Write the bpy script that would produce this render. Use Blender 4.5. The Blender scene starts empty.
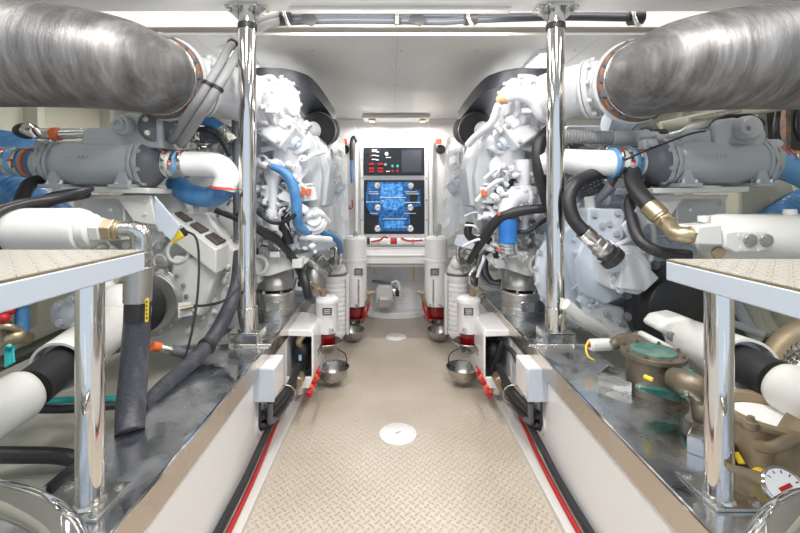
import bpy, bmesh, math, random
from mathutils import Vector, Matrix, Euler
SC = bpy.context.scene
COL = SC.collection
PI = math.pi
V = Vector
CX, CZ, F = -0.04, 1.05, 400.0

def P(px, py, d):
    """measured point of the photograph at distance d -> world"""
    return V((CX + (px - 390.5) / F * d, d, CZ - (py - 198.0) / F * d))

# ------------------------------------------------------------------ materials
MATS = {}
def mat(name, col, metal=0.0, rough=0.45, bump=None, var=None, trans=0, alpha=1.0, coat=0, emis=None, rvar=None, aniso=0):
    m = bpy.data.materials.new(name); m.use_nodes = True
    nt = m.node_tree; N = nt.nodes; L = nt.links
    b = N['Principled BSDF']
    b.inputs['Base Color'].default_value = (*col, 1)
    b.inputs['Metallic'].default_value = metal
    b.inputs['Roughness'].default_value = rough
    b.inputs['Coat Weight'].default_value = coat
    b.inputs['Transmission Weight'].default_value = trans
    b.inputs['Alpha'].default_value = alpha
    if emis:
        b.inputs['Emission Color'].default_value = (*emis[0], 1); b.inputs['Emission Strength'].default_value = emis[1]
    tc = N.new('ShaderNodeTexCoord')
    if var:      # (scale, second colour, contrast lo, hi, stretch)
        n = N.new('ShaderNodeTexNoise'); n.inputs['Scale'].default_value = var[0]; n.inputs['Detail'].default_value = 6
        n.inputs['Roughness'].default_value = .6
        mp = N.new('ShaderNodeMapping'); L.new(tc.outputs['Object'], mp.inputs[0]); L.new(mp.outputs[0], n.inputs['Vector'])
        if len(var) > 4: mp.inputs['Scale'].default_value = var[4]
        r = N.new('ShaderNodeValToRGB'); L.new(n.outputs['Fac'], r.inputs[0])
        r.color_ramp.elements[0].position = var[2]; r.color_ramp.elements[1].position = var[3]
        r.color_ramp.elements[0].color = (*col, 1); r.color_ramp.elements[1].color = (*var[1], 1)
        L.new(r.outputs[0], b.inputs['Base Color'])
    if rvar:     # (scale, lo, hi)
        n = N.new('ShaderNodeTexNoise'); n.inputs['Scale'].default_value = rvar[0]; n.inputs['Detail'].default_value = 5
        L.new(tc.outputs['Object'], n.inputs['Vector'])
        r = N.new('ShaderNodeMapRange'); L.new(n.outputs['Fac'], r.inputs[0])
        r.inputs[1].default_value = .35; r.inputs[2].default_value = .65
        r.inputs[3].default_value = rvar[1]; r.inputs[4].default_value = rvar[2]
        L.new(r.outputs[0], b.inputs['Roughness'])
    if bump:     # (scale, strength)
        n = N.new('ShaderNodeTexNoise'); n.inputs['Scale'].default_value = bump[0]; n.inputs['Detail'].default_value = 4
        L.new(tc.outputs['Object'], n.inputs['Vector'])
        bp = N.new('ShaderNodeBump'); bp.inputs['Strength'].default_value = bump[1]; bp.inputs['Distance'].default_value = .01
        L.new(n.outputs['Fac'], bp.inputs['Height']); L.new(bp.outputs[0], b.inputs['Normal'])
    MATS[name] = m
    return m

mat('engine_white', (.72, .735, .765), 0, .3, bump=(26, .35), coat=.5)
mat('engine_bluish', (.62, .69, .78), 0, .36, bump=(30, .15), coat=.2)
mat('gear_white', (.66, .66, .635), 0, .34, bump=(25, .1), coat=.3)
mat('panel_white', (.86, .86, .86), 0, .3, coat=.3)
mat('wall_white', (.88, .875, .85), 0, .35, coat=.2)
mat('bluish_white', (.52, .58, .66), 0, .3, coat=.4)
mat('cream', (.50, .49, .40), 0, .5)
mat('cooler_grey', (.46, .485, .51), 0, .42, bump=(60, .12), coat=.2)
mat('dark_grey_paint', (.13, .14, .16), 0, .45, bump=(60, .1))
mat('ceiling_grey', (.62, .61, .58), .12, .45, rvar=(3, .4, .55))
mat('bowl_steel', (.47, .455, .43), 1, .24, rvar=(14, .18, .34))
mat('fascia_grey', (.50, .49, .47), .1, .45)
mat('void', (.07, .065, .06), 0, .8)
mat('chrome', (.80, .78, .75), 1, .07)
mat('steel', (.66, .65, .62), 1, .22, rvar=(14, .14, .34))
mat('cast_steel', (.50, .49, .47), 1, .42, bump=(90, .15))
mat('cap_steel', (.74, .76, .80), 1, .2, var=(7, (.52, .54, .57), .38, .68), rvar=(9, .08, .40), bump=(13, .16))
mat('lip_steel', (.60, .55, .50), 1, .25, rvar=(6, .15, .35))
mat('rubber', (.022, .022, .025), 0, .42, bump=(120, .2))
mat('rubber_dusty', (.04, .043, .055), 0, .5, var=(22, (.11, .115, .13), .5, .8, (1, 1, .25)), bump=(90, .3))
mat('conduit_grey', (.27, .275, .28), 0, .55, bump=(80, .2))
mat('black_plastic', (.015, .015, .017), 0, .5)
mat('black_filter', (.02, .02, .02), 0, .75, bump=(200, .4))
mat('duct_dark', (.045, .05, .065), 0, .38)
mat('blue_hose', (.055, .20, .44), 0, .35, var=(18, (.13, .32, .58), .4, .75))
mat('blue_light', (.16, .38, .66), 0, .3)
mat('blue_filter', (.03, .19, .58), 0, .3, coat=.4)
mat('red', (.45, .015, .015), 0, .35)
mat('red_bowl', (.22, .004, .008), 0, .12, coat=.6)
mat('red_clamp', (.75, .10, .06), 0, .4)
mat('orange', (.70, .15, .04), 0, .4)
mat('peach', (.80, .45, .25), 0, .45)
mat('yellow', (.85, .60, .03), 0, .4)
mat('teal', (.02, .36, .38), 0, .5)
mat('brass', (.55, .46, .31), .9, .4, rvar=(20, .3, .5))
mat('bronze', (.20, .165, .12), .5, .42, var=(9, (.12, .115, .10), .4, .7), bump=(40, .25))
mat('bronze_light', (.33, .255, .16), .35, .5, var=(7, (.27, .22, .16), .4, .75), bump=(30, .2))
mat('verdigris', (.035, .15, .13), .2, .3, var=(14, (.24, .33, .26), .45, .7))
mat('rust', (.30, .16, .09), .4, .55, var=(25, (.12, .13, .16), .45, .6))
mat('paint_clear', (.8, .8, .8), 0, .2)
mat('plastic_sheet', (.86, .88, .90), 0, .2, bump=(12, .6), alpha=.55, coat=.5)
mat('lamp_glass', (1, 1, 1), 0, .4, emis=((1, .97, .92), 4))
mat('ink', (.03, .03, .03), 0, .6)
mat('mark_white', (.85, .85, .85), 0, .5)
mat('screen', (.012, .016, .022), 0, .35)
mat('screen_blue', (.004, .03, .11), 0, .35, emis=((.01, .10, .36), .25), var=(30, (.03, .20, .48), .42, .60))
mat('screen_blue_light', (.015, .11, .36), 0, .25, emis=((.05, .28, .7), .3), var=(30, (.16, .45, .80), .45, .62))
mat('green', (.05, .5, .35), 0, .4)
mat('olive', (.13, .15, .10), 0, .5)
mat('bilge_white', (.50, .49, .44), 0, .35, bump=(4, .1), var=(3, (.30, .30, .26), .5, .8))
mat('grey_label', (.40, .46, .55), 0, .5)

def exhaust_mat():
    m = bpy.data.materials.new('exhaust_wrap'); m.use_nodes = True
    nt = m.node_tree; N = nt.nodes; L = nt.links; b = N['Principled BSDF']
    tc = N.new('ShaderNodeTexCoord'); mp = N.new('ShaderNodeMapping'); mp.inputs['Scale'].default_value = (22, 5, 1.6)
    L.new(tc.outputs['Object'], mp.inputs[0])
    n = N.new('ShaderNodeTexNoise'); n.inputs['Scale'].default_value = 1.6; n.inputs['Detail'].default_value = 8; n.inputs['Roughness'].default_value = .7
    L.new(mp.outputs[0], n.inputs['Vector'])
    r = N.new('ShaderNodeValToRGB'); L.new(n.outputs['Fac'], r.inputs[0])
    e = r.color_ramp.elements; e[0].position = .3; e[0].color = (.07, .068, .07, 1); e[1].position = .72; e[1].color = (.31, .315, .31, 1)
    x = r.color_ramp.elements.new(.5); x.color = (.165, .16, .16, 1)
    L.new(r.outputs[0], b.inputs['Base Color'])
    b.inputs['Metallic'].default_value = .45
    rr = N.new('ShaderNodeMapRange'); L.new(n.outputs['Fac'], rr.inputs[0]); rr.inputs[3].default_value = .28; rr.inputs[4].default_value = .5
    L.new(rr.outputs[0], b.inputs['Roughness'])
    bp = N.new('ShaderNodeBump'); bp.inputs['Strength'].default_value = .35; bp.inputs['Distance'].default_value = .01
    L.new(n.outputs['Fac'], bp.inputs['Height']); L.new(bp.outputs[0], b.inputs['Normal'])
    MATS['exhaust_wrap'] = m
exhaust_mat()

def plate_mat(name, c1, c2, pitch, strength, metal=0.0, rough=.4, dist=.004):
    """diamond plate: lozenges lying alternately along the two diagonals"""
    m = bpy.data.materials.new(name); m.use_nodes = True
    nt = m.node_tree; N = nt.nodes; L = nt.links; b = N['Principled BSDF']
    def math_(op, a, c=None):
        n = N.new('ShaderNodeMath'); n.operation = op
        for i, v in enumerate((a, c)):
            if v is None: continue
            if isinstance(v, (int, float)): n.inputs[i].default_value = v
            else: L.new(v, n.inputs[i])
        return n.outputs[0]
    tc = N.new('ShaderNodeTexCoord')
    mp = N.new('ShaderNodeMapping'); mp.inputs['Rotation'].default_value = (0, 0, PI / 4); mp.inputs['Scale'].default_value = (1 / pitch,) * 3
    L.new(tc.outputs['Object'], mp.inputs[0])
    sp = N.new('ShaderNodeSeparateXYZ'); L.new(mp.outputs[0], sp.inputs[0])
    u, v = sp.outputs[0], sp.outputs[1]
    par = math_('FLOORED_MODULO', math_('ADD', math_('FLOOR', u), math_('FLOOR', v)), 2)
    fu = math_('SUBTRACT', math_('FRACT', u), .5); fv = math_('SUBTRACT', math_('FRACT', v), .5)
    def el(a, c):
        return math_('ADD', math_('POWER', math_('DIVIDE', math_('ABSOLUTE', a), .47), 2), math_('POWER', math_('DIVIDE', math_('ABSOLUTE', c), .17), 2))
    e1 = el(fu, fv); e2 = el(fv, fu)
    mix = math_('ADD', math_('MULTIPLY', e1, par), math_('MULTIPLY', e2, math_('SUBTRACT', 1.0, par)))
    h = N.new('ShaderNodeMapRange'); h.interpolation_type = 'SMOOTHSTEP'
    L.new(mix, h.inputs[0]); h.inputs[1].default_value = 1.1; h.inputs[2].default_value = .5; h.inputs[3].default_value = 0; h.inputs[4].default_value = 1
    nz = N.new('ShaderNodeTexNoise'); nz.inputs['Scale'].default_value = 2.2; nz.inputs['Detail'].default_value = 5; L.new(tc.outputs['Object'], nz.inputs['Vector'])
    cr = N.new('ShaderNodeValToRGB'); L.new(nz.outputs['Fac'], cr.inputs[0])
    cr.color_ramp.elements[0].position = .35; cr.color_ramp.elements[1].position = .65
    cr.color_ramp.elements[0].color = (*c1, 1); cr.color_ramp.elements[1].color = (*c2, 1)
    L.new(cr.outputs[0], b.inputs['Base Color'])
    b.inputs['Roughness'].default_value = rough; b.inputs['Metallic'].default_value = metal
    bp = N.new('ShaderNodeBump'); bp.inputs['Strength'].default_value = strength; bp.inputs['Distance'].default_value = dist
    L.new(h.outputs[0], bp.inputs['Height']); L.new(bp.outputs[0], b.inputs['Normal'])
    MATS[name] = m
plate_mat('floor_plate', (.50, .43, .35), (.60, .53, .45), .0235, .85, rough=.33, dist=.009)
plate_mat('step_plate', (.33, .31, .275), (.40, .38, .345), .026, .9, rough=.3, dist=.006)

# ------------------------------------------------------------------ mesh builder
def frame(axis):
    a = axis.normalized()
    u = a.orthogonal().normalized(); w = a.cross(u).normalized()
    return u, w
def spline(pts, res=8):
    pts = [V(p) for p in pts]
    if len(pts) < 3: return pts
    ext = [pts[0] * 2 - pts[1]] + pts + [pts[-1] * 2 - pts[-2]]
    out = []
    for i in range(1, len(ext) - 2):
        a, b, c, d = ext[i - 1:i + 3]
        for k in range(res):
            t = k / res
            out.append(.5 * ((2 * b) + (c - a) * t + (2 * a - 5 * b + 4 * c - d) * t * t + (3 * b - a - 3 * c + d) * t ** 3))
    out.append(pts[-1]); return out

class MB:
    def __init__(s): s.bm = bmesh.new()
    def ring(s, c, u, w, r, n): return [s.bm.verts.new(c + (u * math.cos(2 * PI * k / n) + w * math.sin(2 * PI * k / n)) * r) for k in range(n)]
    def bridge(s, a, b):
        n = len(a)
        for k in range(n):
            try: s.bm.faces.new((a[k], a[(k + 1) % n], b[(k + 1) % n], b[k]))
            except ValueError: pass
    def cap(s, r):
        try: s.bm.faces.new(r)
        except ValueError: pass
    def cyl(s, a, b, r, r2=None, n=20):
        a, b = V(a), V(b); u, w = frame(b - a); r2 = r if r2 is None else r2
        R1 = s.ring(a, u, w, r, n); R2 = s.ring(b, u, w, max(r2, 1e-4), n)
        s.bridge(R1, R2); s.cap(R1); s.cap(R2); return s
    def lathe(s, o, axis, prof, n=28, caps=True):
        """prof = [(distance along axis, radius)]"""
        o = V(o); a = V(axis).normalized(); u, w = frame(a); last = None; first = None
        for t, r in prof:
            R = s.ring(o + a * t, u, w, max(r, 1e-4), n)
            if last: s.bridge(last, R)
            else: first = R
            last = R
        if caps: s.cap(first); s.cap(last)
        return s
    def tube(s, pts, r, n=12, res=8, corr=0.0, straight=False):
        q = [V(p) for p in pts] if straight else spline(pts, res)
        m = len(q); u = None; last = None
        for i, p in enumerate(q):
            t = (q[min(i + 1, m - 1)] - q[max(i - 1, 0)]).normalized()
            if u is None: u = t.orthogonal().normalized()
            else:
                u = (u - t * u.dot(t)); u = u.normalized() if u.length > 1e-6 else t.orthogonal().normalized()
            w = t.cross(u).normalized()
            if isinstance(r, (list, tuple)):
                f = i / (m - 1) * (len(r) - 1); k = min(int(f), len(r) - 2); rr = r[k] * (1 - f + k) + r[k + 1] * (f - k)
            else: rr = r
            if corr: rr *= 1 + (corr if i % 2 else -corr)
            R = s.ring(p, u, w, rr, n)
            if last: s.bridge(last, R)
            else: s.cap(R)
            last = R
        s.cap(last); return s
    def box(s, c, size, rot=(0, 0, 0)):
        M = Matrix.Translation(V(c)) @ Euler(rot).to_matrix().to_4x4() @ Matrix.Diagonal((*size, 1))
        bmesh.ops.create_cube(s.bm, size=1, matrix=M); return s
    def span(s, a, b):
        a, b = V(a), V(b); return s.box((a + b) / 2, [abs(x) for x in (b - a)])
    def beam(s, a, b, w, h, up=(0, 0, 1)):
        a, b = V(a), V(b); t = (b - a).normalized(); up = V(up)
        x = t.cross(up).normalized(); z = x.cross(t)
        M = Matrix((x, t, z)).transposed().to_4x4(); M.translation = (a + b) / 2
        bmesh.ops.create_cube(s.bm, size=1, matrix=M @ Matrix.Diagonal((w, (b - a).length, h, 1))); return s
    def poly(s, pts, ext):
        """closed outline of world points extruded by a vector"""
        ext = V(ext); A = [s.bm.verts.new(V(p)) for p in pts]; B = [s.bm.verts.new(V(p) + ext) for p in pts]
        s.cap(A); s.cap(B); s.bridge(A, B); return s
    def prism(s, pts, d, th, dd=0):
        return s.poly([P(x, y, d) for x, y in pts], (0, th, dd))
    def sphere(s, c, r, sc=(1, 1, 1), n=16):
        bmesh.ops.create_uvsphere(s.bm, u_segments=n, v_segments=max(6, n // 2), radius=r, matrix=Matrix.Translation(V(c)) @ Matrix.Diagonal((*sc, 1))); return s
    def torus(s, c, axis, R, r, n=32, m=10):
        c = V(c); u, w = frame(V(axis)); a = V(axis).normalized(); rings = []
        for i in range(n):
            t = 2 * PI * i / n; dirv = u * math.cos(t) + w * math.sin(t); o = c + dirv * R
            rings.append([s.bm.verts.new(o + (dirv * math.cos(2 * PI * k / m) + a * math.sin(2 * PI * k / m)) * r) for k in range(m)])
        for i in range(n): s.bridge(rings[i], rings[(i + 1) % n])
        return s
    def shell(s, c, axis, ro, ri, h, n=32):
        """open ring band"""
        c = V(c); a = V(axis).normalized(); u, w = frame(a)
        R = [s.ring(c + a * t, u, w, r, n) for t, r in ((0, ro), (h, ro), (h, ri), (0, ri))]
        for i in range(4): s.bridge(R[i], R[(i + 1) % 4])
        return s
    def bolt(s, c, axis, r=.008, h=.006):
        c = V(c); a = V(axis).normalized()
        s.cyl(c - a * .002, c + a * h * .3, r * 1.35, n=12); s.cyl(c, c + a * h, r, n=6); return s
    def build(s, name, m, parent=None, bevel=0.0, smooth=38, label=None, origin=None):
        bm = s.bm
        bmesh.ops.recalc_face_normals(bm, faces=bm.faces)
        for e in bm.edges:
            if len(e.link_faces) == 2 and e.calc_face_angle(0) > math.radians(smooth): e.smooth = False
        for f in bm.faces: f.smooth = True
        if parent is not None:
            par = parent; off = V((0, 0, 0))
            while par is not None: off += par.location; par = par.parent
        elif origin is not None: off = V(origin)
        else:
            xs = [v.co.x for v in bm.verts]; ys = [v.co.y for v in bm.verts]; zs = [v.co.z for v in bm.verts]
            off = V(((min(xs) + max(xs)) / 2, (min(ys) + max(ys)) / 2, min(zs)))
        for v in bm.verts: v.co -= off
        me = bpy.data.meshes.new(name); bm.to_mesh(me); bm.free()
        me.materials.append(MATS[m])
        o = bpy.data.objects.new(name, me); COL.objects.link(o)
        if parent is not None: o.parent = parent
        else: o.location = off
        if bevel:
            b = o.modifiers.new('bevel', 'BEVEL'); b.width = bevel; b.segments = 2; b.limit_method = 'ANGLE'; b.angle_limit = math.radians(40)
        if label: o['label'] = label
        return o

def thing(name, label, cat, loc, group=None):
    o = bpy.data.objects.new(name, None); COL.objects.link(o); o.location = V(loc); o.empty_display_size = .05
    o['label'] = label; o['category'] = cat
    if group: o['group'] = group
    return o
def tag(o, label, cat, group=None):
    o['label'] = label; o['category'] = cat
    if group: o['group'] = group
    return o
def struct(o): o['kind'] = 'structure'; return o
BOLTME = {}
def bolts(pts, axis, parent, r=.008, h=.007, m='cast_steel', name='bolt'):
    a = V(axis).normalized()
    key = (round(r, 4), round(h, 4), m, tuple(round(x, 3) for x in a))
    if key not in BOLTME:
        b = MB(); b.bolt((0, 0, 0), a, r, h); o = b.build(name, m, None, origin=(0, 0, 0)); BOLTME[key] = o.data; bpy.data.objects.remove(o)
    off = V((0, 0, 0)); par = parent
    while par is not None: off += par.location; par = par.parent
    for p in pts:
        o = bpy.data.objects.new(name, BOLTME[key]); COL.objects.link(o); o.parent = parent; o.location = V(p) - off
def circle(c, axis, R, n, ph=0):
    u, w = frame(V(axis)); return [V(c) + (u * math.cos(2 * PI * k / n + ph) + w * math.sin(2 * PI * k / n + ph)) * R for k in range(n)]
def along(pts, t0, t1):
    q = spline(pts, 16); m = len(q) - 1
    return q[int(t0 * m)], q[max(int(t1 * m), int(t0 * m) + 1)]
def hose(name, label, cat, pts, r, m='rubber', fit=None, fitr=1.25, group=None, n=14, corr=0, res=10, fl=.04, clips=None):
    """a hose with end fittings as parts; fit = material of the fittings, or None"""
    pts = [V(p) for p in pts]
    if fit is None and not clips:
        return tag(MB().tube(pts, r, n=n, corr=corr, res=res).build(name, m), label, cat, group)
    t = thing(name, label, cat, min(pts, key=lambda p: p.z), group)
    MB().tube(pts, r, n=n, corr=corr, res=res).build('hose_body', m, t)
    if fit:
        for which in (0, -1):
            q = spline(pts, 10); 
            if which == -1: q = q[::-1]
            a = q[0]; dirv = (q[1] - q[0]).normalized()
            b = MB(); b.cyl(a - dirv * fl * .2, a + dirv * fl, r * fitr, n=16); b.cyl(a - dirv * fl * .55, a - dirv * fl * .1, r * fitr * 1.12, n=6)
            b.build('end_fitting', fit, t, bevel=.001)
    if clips:
        for f in clips:
            a, b_ = along(pts, f, f + .03); c = MB(); dirv = (b_ - a).normalized(); rr = max(r) if isinstance(r, (list, tuple)) else r; c.cyl(a, a + dirv * rr * .5, rr * 1.12, n=16); c.build('cable_tie', 'black_plastic', t)
    return t

def greeble(mb, x0, x1, y0, y1, d0, d1, n, seed, size=(.012, .05), bolts_=True):
    """small cast lugs, pads, pipes stubs and bolt heads standing on a casting's face"""
    rn = random.Random(seed)
    for _ in range(n):
        x = rn.uniform(x0, x1); y = rn.uniform(y0, y1); d = rn.uniform(d0, d1); p = P(x, y, d); k = rn.random()
        a = rn.uniform(*size)
        if k < .22: mb.box(p, (a * rn.uniform(.5, 1.3), a * .8, a * rn.uniform(.4, 1.1)), (rn.uniform(-.15, .15), rn.choice([0, .7, -.7, .35]) + rn.uniform(-.1, .1), rn.uniform(-.3, .3)))
        elif k < .48: 
            ax = V((rn.uniform(-1, 1), -1, rn.uniform(-.6, .8))).normalized(); mb.cyl(p, p + ax * a * .7, a * .42, a * .36, n=14); mb.cyl(p + ax * a * .7, p + ax * a * .9, a * .2, n=6)
        elif k < .8: 
            q = p + V((rn.uniform(-1, 1), rn.uniform(-.3, .3), rn.uniform(-1, 1))) * a * 1.6
            mb.tube([p, (p + q) / 2 + V((0, -a * .6, a * .3)), q, q + (q - p) * .5 + V((0, a * .5, -a * .5))], a * rn.uniform(.12, .24), n=10, res=5)
        else: mb.bolt(p, (rn.uniform(-.3, .3), -1, rn.uniform(-.2, .3)), a * .2, a * .18)
    return mb
# ================================================================== SETTING
# floor of the walkway, kerbs, side girders, walls and ceiling
struct(MB().span((-.5, -.6, -.03), (.5, 3.66, 0)).build('floor', 'floor_plate', origin=(0, 0, 0)))
n = 0
for s, side in ((-1, 'left'), (1, 'right')):
    n += 1
    struct(MB().span((s * .5, -.6, -.03), (s * .575, 3.3, .022)).build('baseboard_' + side, 'gear_white', bevel=.004))
    g = struct(MB().span((s * .57, -.6, -.03), (s * .76, 3.4, .432)).build('trim_%d' % n, 'panel_white', bevel=.003))
    MB().span((s * .548, .1, .434), (s * .775, 2.62, .44)).build('steel_cap', 'cap_steel', g)
    b = MB().span((s * .548, .1, .362), (s * .569, 2.62, .4335)); b.build('steel_lip', 'lip_steel', g)
    MB().tube([(s * .548, .1, .4385), (s * .548, 2.62, .4385)], .0045, n=8, straight=True).build('rolled_edge', 'chrome', g)
struct(MB().span((-2.3, -.6, .2), (-.76, 3.66, .24)).build('trim_3', 'bilge_white'))
struct(MB().span((.76, -.6, .2), (2.3, 3.66, .24)).build('trim_4', 'bilge_white'))
# hull sides with frames
for s, side in ((-1, 'left'), (1, 'right')):
    w = struct(MB().span((s * 2.15, -.8, -.03), (s * 2.22, 3.7, 2.1)).build('wall_' + side, 'cream'))
    for y in (.5, 1.1, 1.7, 2.3, 2.9):
        MB().span((s * 2.07, y, .24), (s * 2.15, y + .05, 2.04)).build('hull_frame', 'cream', w, bevel=.003)
wb = struct(MB().span((-2.3, 3.66, -.03), (2.3, 3.72, 2.1)).build('wall_back', 'wall_white'))
b = MB()
for x0, x1 in ((-.72, -.36), (.31, .70)):
    b.span((x0, 3.645, .62), (x1, 3.66, 1.72))
b.build('wall_panel', 'wall_white', wb, bevel=.004)
struct(MB().span((-2.3, -.8, 2.05), (2.3, 3.7, 2.1)).build('ceiling', 'fascia_grey'))
c = struct(MB().span((-2.1, 1.77, 1.77), (2.1, 3.655, 1.782)).build('trim_5', 'ceiling_grey', bevel=.001))
b = MB()
for x in (-.92, -.01, .9):
    b.span((x - .002, 1.78, 1.7685), (x + .002, 3.6, 1.7705))
b.build('panel_joint', 'fascia_grey', c)
bolts([(x, y, 1.77) for x in (-.86, -.42, -.03, .01, .38, .86) for y in (1.95, 2.25, 2.55, 2.85, 3.2)], (0, 0, -1), c, r=.0035, h=.002, m='steel', name='screw')
struct(MB().span((-2.1, 1.50, 1.84), (2.1, 1.70, 2.05)).build('trim_6', 'panel_white', bevel=.006))
struct(MB().span((-2.1, 1.92, 1.872), (2.1, 1.935, 2.05)).build('trim_7', 'fascia_grey'))
# dark pipe space seen in the slot above the ceiling panel
rn = random.Random(5)
t = thing('overhead_pipework', 'run of small pipes and boxes in the dark slot above the grey ceiling panel', 'pipes', (0, 2.0, 1.79))
MB().span((-2.0, 2.6, 1.80), (2.0, 2.62, 2.04)).build('backing_plate', 'fascia_grey', t)
for i in range(46):
    x = -1.5 + i * .068 + rn.uniform(-.02, .02); h = rn.uniform(.03, .075); y = rn.uniform(1.97, 2.05)
    b = MB(); k = rn.random()
    if k < .4: b.box((x, y, 1.79 + h / 2), (rn.uniform(.02, .06), .05, h)); nm = 'junction_box'
    elif k < .7: b.cyl((x - .03, y, 1.81), (x + .04, y, 1.81 + rn.uniform(0, .05)), .012); nm = 'pipe'
    else: b.cyl((x, y, 1.785), (x, y, 1.79 + h), .014); nm = 'fitting'
    b.build(nm, rn.choice(['steel', 'panel_white', 'void', 'dark_grey_paint', 'panel_white', 'bronze_light', 'panel_white']), t)

# ------------------------------------------------------------------ lights
def lamp(name, loc, sx, sy, e, col=(1, .965, .92), rot=(0, 0, 0)):
    l = bpy.data.lights.new(name, 'AREA'); l.shape = 'RECTANGLE'; l.size = sx; l.size_y = sy; l.energy = e; l.color = col
    o = bpy.data.objects.new(name, l); COL.objects.link(o); o.location = loc; o.rotation_euler = rot; return o
def fixture(x, y, sx, sy, z, e, label, grp=None, m='lamp_glass'):
    t = thing('ceiling_light', label, 'ceiling light', (x, y, z), grp)
    f = MB(); 
    for a, b_ in (((x - sx / 2 - .015, y - sy / 2 - .015, z - .016), (x + sx / 2 + .015, y - sy / 2, z)), ((x - sx / 2 - .015, y + sy / 2, z - .016), (x + sx / 2 + .015, y + sy / 2 + .015, z)),
                  ((x - sx / 2 - .015, y - sy / 2, z - .016), (x - sx / 2, y + sy / 2, z)), ((x + sx / 2, y - sy / 2, z - .016), (x + sx / 2 + .015, y + sy / 2, z))):
        f.span(a, b_)
    f.build('frame', 'panel_white', t, bevel=.002)
    MB().span((x - sx / 2, y - sy / 2, z - .008), (x + sx / 2, y + sy / 2, z - .001)).build('diffuser', m, t)
    lamp('ceiling_lamp', (x, y, z - .02), sx, sy, e)
    return t
fixture(-.80, 2.12, .09, .42, 1.769, 3.5, 'slim rectangular ceiling light on grey ceiling panel above the left engine')
fixture(.74, 2.16, .09, .42, 1.769, 3.5, 'slim rectangular ceiling light on grey ceiling panel above the right engine')
for x in (-.45, .45):
    fixture(x, .72, .12, .8, 2.05, 13, 'long ceiling light over the walkway behind the viewpoint', 'walkway ceiling lights')
for s in (-1, 1):
    fixture(s * 1.35, .55, .12, .9, 2.05, 4, 'long ceiling light over the engine side behind the viewpoint', 'engine side ceiling lights')
    fixture(s * 1.5, 2.6, .12, .6, 1.768, 3, 'long ceiling light outboard of the engine, hidden behind it', 'outboard ceiling lights')
q = thing('added_beam_light', 'added fill strip on the back of the white ceiling beam, brightening the fascia', 'light', (0, 1.71, 2.0))  # added fill light with a housing, brightens the fascia above the ceiling panel
MB().span((-1.8, 1.702, 1.99), (1.8, 1.716, 2.03)).build('housing', 'panel_white', q); MB().span((-1.78, 1.7165, 1.995), (1.78, 1.718, 2.02)).build('diffuser', 'panel_white', q)
lamp('added_strip_lamp', (0, 1.722, 2.005), 3.5, .02, 5, rot=(PI / 2 * .8, 0, 0))
q = thing('added_slot_light', 'added fill strip behind the grey fascia, brightening the slot', 'light', (0, 1.94, 2.0))  # second added fill, brightens the pipework inside the slot
MB().span((-1.8, 1.936, 2.01), (1.8, 1.95, 2.045)).build('housing', 'panel_white', q)
lamp('added_strip_lamp', (0, 1.958, 2.03), 3.5, .02, 4, rot=(PI / 2 * .6, 0, 0))
q = thing('added_beam_downlight', 'added slim white fill strip under the rear edge of the ceiling beam', 'light', (0, 1.66, 1.82))  # added fill aimed backwards to brighten the far filters
MB().span((-.46, 1.65, 1.828), (.46, 1.69, 1.84)).build('housing', 'panel_white', q, bevel=.002)
lamp('added_strip_lamp', (0, 1.70, 1.826), .9, .03, 4, rot=(PI * .22, 0, 0))
# fixture at the far bulkhead
t = thing('bulkhead_light', 'flat grey light fitting with two small lamps at top of the far white bulkhead', 'light', (-.01, 3.5, 1.74))
MB().span((-.28, 3.42, 1.735), (.30, 3.60, 1.768)).build('housing', 'ceiling_grey', t, bevel=.004)
for x in (-.20, .24):
    MB().lathe((x, 3.49, 1.735), (0, 0, -1), [(0, .035), (.012, .032), (.02, .02)]).build('lamp_head', 'brass', t)
    MB().lathe((x, 3.49, 1.716), (0, 0, -1), [(0, .018), (.004, .018)]).build('lamp_lens', 'lamp_glass', t)
    lamp('spot_lamp', (x, 3.46, 1.70), .06, .06, 3)

# ------------------------------------------------------------------ stanchions (polished posts)
def stanchion(s, x, label):
    d = 1.66
    t = thing('support_post', label, 'post', (x, d, .44))
    MB().cyl((x, d, .50), (x, d, 1.835), .0355, n=40).build('tube', 'chrome', t)
    MB().cyl((x, d, .503), (x, d, .60), .041, n=40).build('sleeve', 'chrome', t, bevel=.001)
    MB().span((x - .055, d - .055, 1.826), (x + .055, d + .05, 1.84)).span((x - .085, d - .03, 1.83), (x + .085, d + .03, 1.839)).build('top_plate', 'steel', t, bevel=.002)
    bolts([(x - .07, d - .02, 1.83), (x + .07, d - .02, 1.83), (x - .035, d - .045, 1.826), (x + .035, d - .045, 1.826)], (0, 0, -1), t, r=.008, h=.008, m='steel')
    for a in (-1, 1):
        MB().poly([(x + a * .036, d - .01, 1.826), (x + a * .075, d - .01, 1.826), (x + a * .036, d - .01, 1.785)], (0, .02, 0)).build('gusset', 'steel', t)
    # square open foot bracket: top plate, two cheeks, back plate
    MB().span((x - .06, d - .05, .496), (x + .06, d + .06, .504)).build('foot_plate', 'steel', t, bevel=.001)
    MB().span((x - .06, d - .05, .44), (x - .053, d + .06, .496)).build('foot_cheek', 'steel', t, bevel=.001); MB().span((x + .053, d - .05, .44), (x + .06, d + .06, .496)).build('foot_cheek', 'steel', t, bevel=.001)
    MB().span((x - .10, d - .045, .4405), (x + .10, d + .06, .446)).build('base_flange', 'steel', t, bevel=.001)
    MB().cyl((x - .125, d - .035, .452), (x + .11, d - .035, .452), .006).build('through_bolt', 'steel', t)
    MB().tube([(x, d, 1.745), (x, d, 1.772)], .0385, n=32, straight=True).build('rubber_band', 'rubber', t, bevel=.003)
stanchion(-1, -.634, 'polished steel post standing on the left girder in front of the left engine')
stanchion(1, .645, 'polished steel post standing on the right girder in front of the right engine')

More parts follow.
